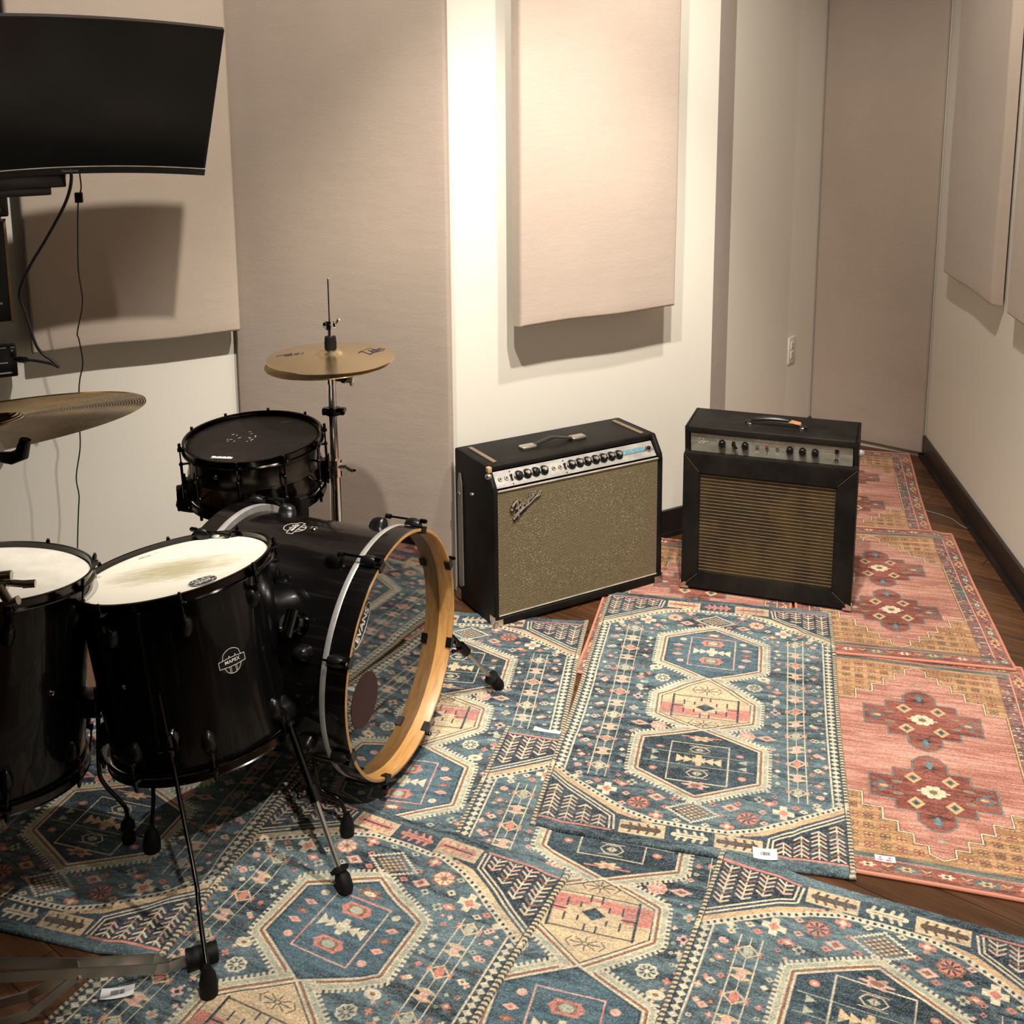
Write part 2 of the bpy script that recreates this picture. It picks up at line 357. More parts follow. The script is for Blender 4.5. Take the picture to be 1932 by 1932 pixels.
# fabric panels
def soft_panel(name, a, b, off, th, z0, z1, label, mat='panel_fabric', group='fabric acoustic panels'):
    """upholstered board: a, b along the wall, off = gap to the wall, slightly puffed face"""
    a = Vector(a); b = Vector(b); L = (b-a).length; d = (b-a).normalized(); n = Vector((d.y, -d.x)); rng = random.Random(name+label)
    o = thing(name, label, 'acoustic panel', Matrix(((d.x, n.x*-1, 0, a.x+n.x*off), (d.y, n.y*-1, 0, a.y+n.y*off), (0, 0, 1, z0), (0, 0, 0, 1))), group=group)
    # rounded box face grid, local x along wall, -y to room, z up
    H = z1-z0; nx, nz = 28, 60; r = 0.011; vs = []; fs = []
    ph = [rng.random()*6 for _ in range(6)]
    def edge(t, T):
        q = min(t, T-t); return 1 if q >= r else math.sqrt(max(0, 1-(1-q/r)**2))
    xs = sorted(set([0, r*.3, r*.7, r]+[r+(L-2*r)*i/nx for i in range(nx+1)]+[L-r*.7, L-r*.3, L])); zs = sorted(set([0, r*.3, r*.7, r]+[r+(H-2*r)*i/nz for i in range(nz+1)]+[H-r*.7, H-r*.3, H]))
    for z in zs:
        for x in xs:
            e = min(edge(x, L), edge(z, H)); w = 0.0012*sin(x*11+ph[0]+2*sin(z*3+ph[1]))+0.001*sin(z*9+ph[2]+x*4)
            sag = 0.004*sin(x*14+ph[3])*math.exp(-z/0.05)*(z < 0.2)
            vs.append((x, -(th-r)-r*e-w*e, z+sag*0.6))
    k = len(xs)
    for j in range(len(zs)-1):
        for i in range(k-1): fs.append((j*k+i, j*k+i+1, (j+1)*k+i+1, (j+1)*k+i))
    m = M().add(vs, fs)
    per = [j*k for j in range(len(zs))]; o0 = len(m.v)
    ring = [i for i in range(k)]+[j*k+k-1 for j in range(1, len(zs))]+[(len(zs)-1)*k+i for i in range(k-2, -1, -1)]+[j*k for j in range(len(zs)-2, 0, -1)]
    m.v += [(vs[i][0], 0, vs[i][2]) for i in ring]; q = len(ring)
    m.f += [(ring[i], ring[(i+1) % q], o0+(i+1) % q, o0+i) for i in range(q)]; m.f.append(tuple(o0+i for i in range(q)))
    m.build('fabric_cover', mat, o, angle=60); return o
PH = 2.55
pl_a, pl_b = Vector((-1.467, 3.296)), Vector((-0.9, 3.589))
nL = Vector((sin(a27), -cos(a27)))
soft_panel('acoustic_panel', pl_a-nL*0.100, pl_b-nL*0.100, 0.05, 0.05, 0.872, PH, 'pinkish beige fabric panel on the left wall behind the monitor')
nW = Vector((sin(a31), -cos(a31))); pw_a = Vector((0.028, 3.467))-nW*0.12; pw_b = Vector((0.572, 3.793))-nW*0.12
soft_panel('acoustic_panel', pw_a, pw_b, 0.068, 0.052, 0.907, PH, 'pinkish beige fabric panel on the white wall above the wide amplifier')
pr = lambda s: B2+RD*s
soft_panel('acoustic_panel', pr(0.325), pr(1.005), 0.010, 0.04, 0.903, PH, 'farther beige fabric panel on the right wall, its lower corner folded')
soft_panel('acoustic_panel', pr(1.18), pr(1.86), 0.010, 0.04, 0.908, PH, 'nearest beige fabric panel at the right edge of the photo')
soft_panel('fabric_wall_panel', LW+Vector((0.012, -0.002)), WL+Vector((-0.012, 0.0)), 0.002, 0.022, 0.01, 2.9, 'tall full-height taupe fabric panel between the left wall and the white wall', 'tower_fabric')
soft_panel('fabric_wall_panel', B1+Vector((0.003, -0.002)), B2+Vector((-0.002, 0.001)), 0.002, 0.022, 0.022, 2.9, 'tall full-height taupe fabric panel in the far right corner', 'tower_fabric')
# duplex outlet on the far wall
fd = (B1-S1).normalized(); fn = Vector((fd.y, -fd.x)); fc = CR+(B1-CR).normalized()*0.045; fd2 = (B1-CR).normalized(); fn2 = Vector((fd2.y, -fd2.x))
o = thing('wall_outlet', 'white duplex power outlet on the off-white far wall', 'power outlet', Matrix(((fd2.x, -fn2.x, 0, fc.x), (fd2.y, -fn2.y, 0, fc.y), (0, 0, 1, 0.42), (0, 0, 0, 1))))
M().box(-0.037, 0.037, -0.006, 0, 0, 0.122, 0.002).build('cover_plate', 'white_plastic', o)
for z in (0.040, 0.082):
    q = M().box(-0.0165, 0.0165, -0.0085, -0.005, z-0.0175, z+0.0175, 0.001).build('socket', 'white_plastic', o)
    m = M()
    for x in (-0.006, 0.006): m.box(x-0.001, x+0.001, -0.0092, -0.0082, z, z+0.009)
    m.cyl((0, -0.0092, z-0.008), (0, -0.0082, z-0.008), 0.0025, seg=10); m.build('slots', 'dark_slot', q)

# ------------------------------------------------------------------ rug patterns, painted by code onto a fine grid of points
class Paint:
    def __init__(s, w, l, res, col, seed):
        s.w, s.l, s.r = w, l, res; s.nx = int(round(w/res)); s.ny = int(round(l/res))
        s.x = (np.arange(s.nx)+0.5)*res-w/2; s.y = (np.arange(s.ny)+0.5)*res-l/2
        s.c = np.empty((s.ny, s.nx, 3), np.float32); s.c[:] = lin(col); s.rng = np.random.default_rng(seed); s.dull = 0.18; s.salt = 1.0
    def sl(s, x0, x1, y0, y1):
        i0 = max(0, int((x0+s.w/2)/s.r)-1); i1 = min(s.nx, int((x1+s.w/2)/s.r)+2); j0 = max(0, int((y0+s.l/2)/s.r)-1); j1 = min(s.ny, int((y1+s.l/2)/s.r)+2)
        if i1 <= i0 or j1 <= j0: return None
        return slice(j0, j1), slice(i0, i1), s.x[i0:i1][None, :], s.y[j0:j1][:, None]
    def put(s, q, mask, col): v = s.c[q[0], q[1]]; v[mask] = lin(col)
    def poly1(s, P, col):
        xs = [p[0] for p in P]; ys = [p[1] for p in P]; q = s.sl(min(xs), max(xs), min(ys), max(ys))
        if q is None: return
        X, Y = q[2]+0*q[3], q[3]+0*q[2]; ins = np.zeros(X.shape, bool); n = len(P)
        for i in range(n):
            (xa, ya), (xb, yb) = P[i], P[(i+1) % n]
            if ya == yb: continue
            ins ^= ((ya > Y) != (yb > Y)) & (X < (xb-xa)*(Y-ya)/(yb-ya)+xa)
        s.put(q, ins, col)
    def line1(s, P, w, col, closed=False):
        n = len(P)
        for i in range(n if closed else n-1):
            (xa, ya), (xb, yb) = P[i], P[(i+1) % n]; q = s.sl(min(xa, xb)-w, max(xa, xb)+w, min(ya, yb)-w, max(ya, yb)+w)
            if q is None: continue
            dx, dy = xb-xa, yb-ya; L = dx*dx+dy*dy+1e-12; t = np.clip(((q[2]-xa)*dx+(q[3]-ya)*dy)/L, 0, 1)
            s.put(q, np.hypot(q[2]-xa-t*dx, q[3]-ya-t*dy) < w/2, col)
    def ell1(s, cx, cy, rx, ry, col, lobes=0, amp=0.0, ph=0.0):
        k = 1+amp; q = s.sl(cx-rx*k, cx+rx*k, cy-ry*k, cy+ry*k)
        if q is None: return
        X = (q[2]-cx)/rx; Y = (q[3]-cy)/ry; R = np.hypot(X, Y)
        lim = 1.0 if not lobes else 1+amp*np.cos(lobes*np.arctan2(Y, X)+ph)
        s.put(q, R < lim, col)
    def mir(s, m, f):
        for sx, sy in {0: ((1, 1),), 1: ((1, 1), (-1, 1)), 2: ((1, 1), (1, -1)), 3: ((1, 1), (-1, 1), (1, -1), (-1, -1))}[m]: f(sx, sy)
    def poly(s, P, col, m=0): s.mir(m, lambda a, b: s.poly1([(x*a, y*b) for x, y in P], col))
    def line(s, P, w, col, m=0, closed=False): s.mir(m, lambda a, b: s.line1([(x*a, y*b) for x, y in P], w, col, closed))
    def ell(s, cx, cy, rx, ry, col, m=0, **k): s.mir(m, lambda a, b: s.ell1(cx*a, cy*b, rx, ry, col, **k))
    def rect(s, x0, x1, y0, y1, col, m=0): s.poly([(x0, y0), (x1, y0), (x1, y1), (x0, y1)], col, m)
    def dia(s, cx, cy, rx, ry, col, m=0): s.poly([(cx-rx, cy), (cx, cy-ry), (cx+rx, cy), (cx, cy+ry)], col, m)
    def vnoise(s, lx, ly):
        gx, gy = int(s.w/lx)+3, int(s.l/ly)+3; g = s.rng.random((gy, gx)); fx = (s.x+s.w/2)/lx; fy = (s.y+s.l/2)/ly
        ix, iy = fx.astype(int), fy.astype(int); tx, ty = fx-ix, fy-iy; tx = tx*tx*(3-2*tx); ty = ty*ty*(3-2*ty)
        a = g[iy][:, ix]*(1-tx)+g[iy][:, ix+1]*tx; b = g[iy+1][:, ix]*(1-tx)+g[iy+1][:, ix+1]*tx
        return a*(1-ty)[:, None]+b*ty[:, None]
    def chain(s, P, bands, teeth):
        """offset bands around a closed outline; bands: (d0, d1, colour), d > 0 outside"""
        xs = [p[0] for p in P]; ys = [p[1] for p in P]; m = 0.05; q = s.sl(min(xs)-m, max(xs)+m, min(ys)-m, max(ys)+m)
        X, Y = q[2]+0*q[3], q[3]+0*q[2]; D = np.full(X.shape, 9.0); T = np.zeros(X.shape); ins = np.zeros(X.shape, bool); n = len(P)
        for i in range(n):
            (xa, ya), (xb, yb) = P[i], P[(i+1) % n]; dx, dy = xb-xa, yb-ya; L = math.hypot(dx, dy)
            t = ((X-xa)*dx+(Y-ya)*dy)/L; tc = np.clip(t, 0, L); d = np.hypot(X-xa-tc*dx/L, Y-ya-tc*dy/L); k = d < D; D[k] = d[k]; T[k] = t[k]
            if ya != yb: ins ^= ((ya > Y) != (yb > Y)) & (X < dx*(Y-ya)/(yb-ya)+xa)
        D[ins] *= -1
        for d0, d1, col in bands: s.put(q, (D >= d0) & (D < d1), col)
        d0, d1, per, ca, cb = teeth; k = (D >= d0) & (D < d1); ph = np.mod(T, per)/per < 0.52
        s.put(q, k & ph, ca); 
        if cb: s.put(q, k & ~ph, cb)
    def done(s, res):
        k = max(1, int(round(res/s.r))); ny, nx = s.ny//k*k, s.nx//k*k
        c = s.c[:ny, :nx].reshape(ny//k, k, nx//k, k, 3).mean((1, 3)); g = s.rng.random(c.shape[:2]); h = s.rng.random(c.shape[:2])
        g = (g+np.roll(g, 1, 1))/2; lum = c.mean(2, keepdims=True); c = c*(1-s.dull)+lum*s.dull
        return (c*(0.58+0.84*g)[..., None]+(0.16*np.clip(h-0.72, 0, 1)/0.28)[..., None]*np.array((.9, .9, .8))*(0.25+0.75*s.salt)).astype(np.float32)

CREAM, SAGE, GOLD, SALM, RUST, NAVY, TEAL, PINK, BROWN = (222, 206, 172), (182, 184, 158), (216, 186, 140), (214, 126, 106), (150, 98, 66), (42, 54, 68), (58, 92, 106), (226, 170, 150), (92, 72, 58)
def blue_rug():
    p = Paint(0.713, 1.22, 0.00085, (66, 92, 106), 3)
    n1 = p.vnoise(0.10, 0.010); n2 = p.vnoise(0.16, 0.12); n3 = p.vnoise(0.012, 0.0035)
    f = 0.45*n1+0.35*n2+0.30*n3; a = np.array(lin((30, 45, 57))); b = np.array(lin((102, 128, 136)))
    T_ = np.clip((f-0.28)/0.55, 0, 1)[..., None]; A_, B_ = a, b; p.c[:] = A_*(1-T_)+B_*T_
    # scattered small motifs in the field
    def star(cx, cy, r, c1, c2, m=1):
        p.poly([(cx-r, cy-r*.35), (cx-r*.35, cy-r*.35), (cx-r*.35, cy-r), (cx+r*.35, cy-r), (cx+r*.35, cy-r*.35), (cx+r, cy-r*.35), (cx+r, cy+r*.35), (cx+r*.35, cy+r*.35), (cx+r*.35, cy+r), (cx-r*.35, cy+r), (cx-r*.35, cy+r*.35), (cx-r, cy+r*.35)], c1, m)
        p.dia(cx, cy, r*.5, r*.5, c2, m)
    def rosette(cx, cy, r, c1, c2, c3, m=1):
        p.ell(cx, cy, r, r*.92, c1, m, lobes=8, amp=.07); p.ell(cx, cy, r*.82, r*.74, c2, m, lobes=8, amp=.05)
        for a in range(4): p.line([(cx-r*.7*cos(a*pi/4+.2), cy-r*.65*sin(a*pi/4+.2)), (cx+r*.7*cos(a*pi/4+.2), cy+r*.65*sin(a*pi/4+.2))], r*.16, c3, m)
        p.ell(cx, cy, r*.25, r*.25, c1, m)
    for sg in (1, -1):
        rosette(.125, .468*sg, .026, RUST, CREAM if sg > 0 else SALM, SALM if sg > 0 else NAVY)
        star(.205, .432*sg, .024, CREAM, SALM); star(.080, .505*sg, .016, SALM, CREAM); p.dia(.085, .438*sg, .022, .014, PINK, 1); p.dia(.085, .438*sg, .010, .007, RUST, 1)
        p.dia(.172, .405*sg, .016, .011, SALM, 1); p.dia(.172, .405*sg, .007, .005, CREAM, 1); star(.150, .395*sg, .012, SAGE, BROWN)
        p.dia(.285, .400*sg, .012, .010, CREAM, 1); p.ell(.29, .355*sg, .010, .008, PINK, 1)
    for i, v in enumerate(np.arange(-.31, .34, .062)):
        c = (SALM, CREAM, PINK, SAGE)[i % 4]; p.dia(.289, v, .012, .009, c, 1); p.dia(.289, v, .005, .004, (CREAM, RUST, SALM, NAVY)[i % 4], 1)
    rg = random.Random(12)
    for v in np.arange(-.40, .41, .034):
        for u in (.168, .186, .276, .303):
            if (abs(v) > .17 and u < .2 and abs(v) < .36) and u < .175: continue
            uu, vv = u+rg.uniform(-.006, .006), v+rg.uniform(-.010, .010); c = rg.choice((PINK, SAGE, CREAM, SALM, TEAL, BROWN)); k = rg.random(); r_ = rg.uniform(.0045, .0075)
            if k < .5: p.dia(uu, vv, r_*1.2, r_, c, 1); p.dia(uu, vv, r_*.5, r_*.4, rg.choice((NAVY, RUST, CREAM)), 1)
            elif k < .8: p.ell(uu, vv, r_, r_*.8, c, 1, lobes=6, amp=.25); p.ell(uu, vv, r_*.4, r_*.3, NAVY, 1)
            else: star(uu, vv, r_*1.2, c, rg.choice((SALM, NAVY, CREAM)))
    for sg in (1, -1):
        for u, v in ((.045, .435), (.105, .420), (.250, .418), (.155, .440), (.03, .512), (.235, .405), (.060, .470), (.16, .478), (.28, .385)):
            uu, vv = u+rg.uniform(-.004, .004), v*sg; c = rg.choice((PINK, SAGE, CREAM, SALM)); p.dia(uu, vv, .011, .008, c, 1); p.dia(uu, vv, .0045, .0035, rg.choice((NAVY, RUST)), 1)
    rosette(.128, .098, .021, CREAM, SAGE, NAVY); p.ell(.152, .150, .018, .012, CREAM, 1); p.ell(.152, .150, .006, .004, RUST, 1)
    rosette(.115, -.128, .021, PINK, SALM, CREAM); p.dia(.165, -.128, .026, .012, PINK, 1); p.dia(.165, -.128, .012, .006, RUST, 1)
    p.ell(.188, .05, .010, .009, SAGE, 1); star(.186, .0, .013, PINK, NAVY); star(.19, -.06, .012, SAGE, SALM); p.dia(.19, .09, .014, .010, SALM, 1)
    for v in (.30, .25, .215, -.22, -.27, -.32): p.dia(.192, v, .008, .007, (CREAM, SALM, SAGE)[int(abs(v)*100) % 3], 1)
    # vertical ladders
    p.line([(.218, -.385), (.218, .39)], .0024, CREAM, 1); p.line([(.260, -.385), (.260, .39)], .0024, CREAM, 1); p.line([(.239, -.385), (.239, .39)], .0018, CREAM, 1)
    for i, v in enumerate(np.arange(-.345, .38, .0595)):
        if i % 2: 
            for w_, yy in ((.026, v+.009), (.026, v-.009)): p.dia(.239, yy, w_, .0075, GOLD, 1)
            p.ell(.239, v, .009, .013, PINK, 1)
        else:
            p.poly([(.212, v-.010), (.222, v), (.212, v+.010)], SALM, 1); p.poly([(.266, v-.010), (.256, v), (.266, v+.010)], SALM, 1)
            p.dia(.239, v, .024, .019, GOLD, 1); p.dia(.239, v, .018, .014, (66, 92, 106), 1); p.ell(.239, v, .010, .0115, SALM if i % 4 else SAGE, 1)
    # side borders
    p.rect(.318, .3565, -.61, .61, (50, 72, 86), 1); p.line([(.318, -.388), (.318, .388)], .004, CREAM, 1)
    for v in np.arange(-.37, .38, .0175): p.dia(.331, v, .0105, .0078, CREAM, 1); p.line([(.331, v-.009), (.331, v+.009)], .002, CREAM, 1)
    for sg in (1, -1):
        hem = .577*sg; lo = -1 if sg < 0 else 1
        # frame across the ends and down to the corners
        path = [(0, .529), (.085, .526), (.150, .503), (.205, .470), (.347, .375)]
        path = [(x, y*sg) for x, y in path]
        outer = [(x, y+sg*.030) for x, y in path]
        p.poly([(0, .529*sg), (.085, .526*sg), (.150, .503*sg), (.347, .375*sg), (.347, .60*sg), (0, .60*sg)], (50, 70, 84), 1)
        band = [(.085, .526*sg), (.150, .503*sg), (.347, .375*sg), (.347, .398*sg), (.168, .518*sg), (.085, .540*sg)]
        p.poly(band, GOLD if sg > 0 else (214, 172, 120), 1)
        for k in range(17):
            t = k/16; x = .115+t*.222; y = (.529-t*.143)*sg; p.ell(x, y+.002*sg, .0045, .0045, SALM if k % 3 else NAVY, 1); 
        p.line(path, .0145, CREAM, 1)
        P = path; acc = 0
        for (xa, ya), (xb, yb) in zip(P, P[1:]):
            L = math.hypot(xb-xa, yb-ya); k = int(L/.0135)
            for i in range(k): t = (i+.5)/k; p.ell(xa+(xb-xa)*t, ya+(yb-ya)*t, .0036, .0042, NAVY, 1)
        # corner trapezoids with leafy stems
        p.poly([(.166, .576*sg), (.172, .526*sg), (.346, .404*sg), (.346, .576*sg)], CREAM, 1)
        p.poly([(.171, .576*sg), (.176, .528*sg), (.346, .410*sg), (.346, .576*sg)], NAVY, 1)
        p.poly([(.177, .576*sg), (.181, .531*sg), (.346, .417*sg), (.346, .576*sg)], CREAM, 1)
        p.poly([(.181, .576*sg), (.185, .533*sg), (.346, .422*sg), (.346, .576*sg)], (38, 50, 66), 1)
        for i, u in enumerate((.205, .243, .281, .321)):
            bot = (.533-(u-.185)*.69)+.014; p.line([(u, .572*sg), (u, bot*sg)], .0028, CREAM, 1)
            k = 0; v = .566
            while v > bot+.004:
                c = (CREAM, GOLD, PINK, CREAM, RUST)[(k+i) % 5]
                p.line([(u-.015, (v+.006)*sg), (u, (v-.005)*sg), (u+.015, (v+.006)*sg)], .0042, c, 1); v -= .0135; k += 1
        # boxes with beasts
        dk = NAVY if sg > 0 else BROWN
        for cx in (-.106, .108):
            p.rect(cx-.052, cx+.052, (.536 if sg > 0 else .538)*sg, .583*sg, GOLD)
            col = SALM if sg > 0 else BROWN; cy = .560*sg
            p.line([(cx-.036, cy), (cx+.036, cy)], .015, col)
            for q in (-.028, -.008, .012, .030): p.line([(cx+q, cy-.015), (cx+q+.006, cy), (cx+q, cy+.015)], .006, col)
            p.ell(cx-.042, cy, .007, .008, col)
            if sg > 0: p.line([(cx-.034, cy), (cx+.034, cy)], .004, NAVY)
        col = SALM if sg > 0 else CREAM; cy = .561*sg
        p.line([(-.034, cy), (.036, cy)], .013, col)
        for q in (-.027, -.010, .010, .027): p.line([(q, cy-.016), (q+.006, cy), (q, cy+.016)], .007, col)
        p.line([(-.03, cy), (.03, cy)], .003, RUST)
        p.rect(-.3565, .3565, .5825*sg, .61*sg, (60, 84, 98))
        p.line([(.176, .580*sg), (.346, .580*sg)], .0058, SALM, 1)
    # the blue of the hem keeps its streaks
    for q in (slice(0, int(.0275/p.r)), slice(p.ny-int(.0275/p.r), p.ny)): p.c[q] = (A_*(1-T_[q])+B_*T_[q])*0.92
    # chain of three medallions
    X1, X2 = .119, -.125
    hexA = [(0, X1), (.137, .193), (.136, .338), (0, .410), (-.136, .338), (-.137, .193)]
    mid = [(0, X2), (.124, -.068), (.126, .020), (0, X1), (-.126, .020), (-.124, -.068)]
    hexB = [(0, -.413), (.145, -.335), (.147, -.192), (0, X2), (-.147, -.192), (-.145, -.335)]
    bands = [(.0, .0025, NAVY), (.0025, .0085, RUST), (.0085, .0125, CREAM), (.0125, .0215, SAGE), (.0215, .024, CREAM)]
    for P in (hexA, mid, hexB): p.chain(P, bands, (.024, .0325, .0115, CREAM, None))
    base = (64, 92, 106)
    tt = np.array(lin(base))
    for P, c in ((hexA, base), (mid, GOLD), (hexB, (48, 68, 80))):
        p.poly(P, c)
    q = p.sl(-.16, .16, -.42, .42); sub = p.c[q[0], q[1]]; nn = (0.62+0.75*T_[q[0], q[1]]); 
    for c in (base, (48, 68, 80)):
        k = np.all(np.abs(sub-np.array(lin(c), np.float32)) < 1e-5, axis=2); sub[k] = sub[k]*nn[k]
    for P in (hexA, mid, hexB):
        p.line(P, .0050, CREAM, 0, True)
        c = (sum(x for x, _ in P)/6, sum(y for _, y in P)/6); Q = [(c[0]+(x-c[0])*.955, c[1]+(y-c[1])*.955) for x, y in P]; p.line(Q, .0028, NAVY, 0, True)
    # upper medallion
    p.line([(-.066, .188), (-.064, .352), (.066, .350), (.066, .186), (-.066, .188)], .0032, PINK); p.line([(-.066, .20), (-.066, .25)], .0036, SALM); p.line([(.066, .29), (.066, .34)], .0036, CREAM)
    p.line([(-.066, .352), (.066, .352)], .003, SALM)
    for cy in (.222, .322):
        p.rect(-.026, .026, cy-.017, cy+.017, SALM); p.rect(-.020, .020, cy-.011, cy+.011, RUST); p.ell(0, cy, .014, .010, SAGE); p.poly([(-.036, cy), (-.026, cy-.012), (-.026, cy+.012)], SALM, 1)
    p.ell(0, .372, .026, .012, RUST, lobes=6, amp=.3); p.ell(0, .372, .014, .006, CREAM)
    def glass(cy, c, r):
        for k in range(3):
            x = r-k*r*.36; p.poly([(x, cy-.017+k*.003), (x, cy+.017-k*.003), (x-r*.40, cy)], c, 1)
        p.poly([(-.006, cy+.022), (.006, cy+.022), (.010, cy), (.006, cy-.022), (-.006, cy-.022), (-.010, cy)], c)
        p.dia(0, cy, .014, .010, c)
    glass(.272, CREAM, .054)
    for (x, y) in ((.100, .300), (.100, .245), (.100, .272)): p.dia(x, y, .017, .0085, PINK if y != .272 else RUST, 1); p.dia(x, y, .007, .004, SALM, 1)
    p.ell(.088, .335, .010, .008, CREAM, 1); p.ell(.088, .208, .010, .008, PINK, 1)
    # middle medallion
    p.poly([(-.120, -.062), (.120, -.062), (.118, -.010), (-.118, -.010)], SALM); p.poly([(-.118, -.012), (.118, -.012), (.118, .022), (-.118, .022)], GOLD)
    p.line([(-.088, .030), (.088, .030)], .003, NAVY); p.line([(-.088, -.070), (.088, -.070)], .003, NAVY)
    p.line([(.088, .032), (.088, -.072)], .006, NAVY, 1)
    p.poly([(-.010, .012), (.010, .012), (.010, .002), (.028, .002), (.028, -.008), (.056, -.008), (.056, .008), (.060, .008), (.060, -.048), (.056, -.048), (.056, -.032), (.028, -.032), (.028, -.042), (.010, -.042), (.010, -.052), (-.010, -.052), (-.010, -.042), (-.028, -.042), (-.028, -.032), (-.056, -.032), (-.056, -.048), (-.060, -.048), (-.060, .008), (-.056, .008), (-.056, -.008), (-.028, -.008), (-.028, .002), (-.010, .002)], GOLD)
    for x, y0, y1 in ((.012, .030, .012), (.030, .004, -.008), (.058, .010, -.010), (.030, -.032, -.044), (.058, -.030, -.050), (.012, -.052, -.070)): p.line([(x, y0), (x, y1)], .0042, NAVY, 1)
    p.line([(.058, -.020), (.088, -.020)], .0035, NAVY, 1)
    p.dia(0, -.020, .026, .018, NAVY); p.dia(0, -.020, .010, .007, TEAL)
    for cy in (.062, -.098):
        for k in range(8):
            an = k*pi/4; p.line([(cos(an)*.010, cy+sin(an)*.006), (cos(an)*.030, cy+sin(an)*.017)], .0022, NAVY)
        p.line([(.030, cy+.012), (.040, cy), (.030, cy-.012)], .0022, NAVY, 1); p.ell(0, cy, .008, .005, NAVY); p.ell(0, cy, .005, .003, GOLD)
    # lower medallion
    p.line([(-.073, -.362), (-.073, -.192), (.073, -.192), (.073, -.362), (-.073, -.362)], .0032, CREAM); p.line([(-.135, -.296), (.135, -.296)], .0018, SAGE); p.line([(-.135, -.248), (.135, -.248)], .0018, SAGE)
    p.line([(-.05, -.160), (.05, -.160)], .004, SALM)
    for cy in (-.219, -.326):
        p.line([(-.026, cy), (-.014, cy-.014), (.014, cy-.014), (.026, cy), (.014, cy+.014), (-.014, cy+.014)], .0026, CREAM, 0, True); p.dia(0, cy, .013, .010, SAGE); p.line([(0, cy-.014), (0, cy+.014)], .002, RUST)
        p.line([(-.026, cy+.018), (.026, cy+.018)], .002, CREAM); p.line([(-.026, cy-.018), (.026, cy-.018)], .002, CREAM)
    p.ell(0, -.372, .026, .012, PINK, lobes=6, amp=.3); p.ell(0, -.372, .014, .006, RUST); p.ell(0, -.166, .024, .010, GOLD, lobes=6, amp=.3); p.ell(0, -.166, .010, .004, SALM)
    glass(-.271, GOLD, .056)
    for y in (-.258, -.284): p.poly([(.118, y-.010), (.118, y+.010), (.098, y)], SAGE, 1)
    for (x, y) in ((.100, -.225), (.108, -.325)): p.ell(x, y, .010, .008, SALM, 1); p.ell(x, y, .004, .003, CREAM, 1)
    # patterned lozenges above and below the chain
    for cy, c in ((.463, CREAM), (-.472, BROWN)):
        for k in range(9):
            t = k/8
            for sx in (1, -1):
                for sy in (1, -1): p.rect(sx*.058*(1-t)-.0042, sx*.058*(1-t)+.0042, cy+sy*.039*t-.0028, cy+sy*.039*t+.0028, CREAM)
        p.dia(0, cy, .042, .028, (140, 112, 84)); 
        for k in range(-4, 5):
            for j in range(-4, 5):
                if abs(k)+abs(j) < 5: p.rect(k*.0085-.0026, k*.0085+.0026, cy+j*.0058-.0016, cy+j*.0058+.0016, NAVY if (k+j) % 2 else CREAM)
    # whipped long edges
    for k, v in enumerate(np.arange(-.605, .605, .0115)):
        p.line([(.344, v-.0012), (.3565, v+.0012)], .0056, (206, 180, 134), 1)
    p.line([(.3425, -.60), (.3425, .60)], .002, NAVY, 1)
    q = p.sl(.3445, .3565, -.61, .61)
    # wear: the print is fainter in streaks and patches
    fade = np.clip(0.55*p.vnoise(0.035, 0.006)+0.45*p.vnoise(0.07, 0.05)-0.28, 0, 1)[..., None]*0.75; inner = np.ones((p.ny, p.nx, 1)); e_ = int(.015/p.r); inner[:, :e_] = 0; inner[:, -e_:] = 0
    p.c = (p.c*(1-fade*inner)+(A_*(1-T_)+B_*T_)*fade*inner).astype(np.float32)
    sp = p.rng.random(p.c.shape[:2]); p.c *= (0.80+0.42*sp)[..., None].astype(np.float32)
    return p

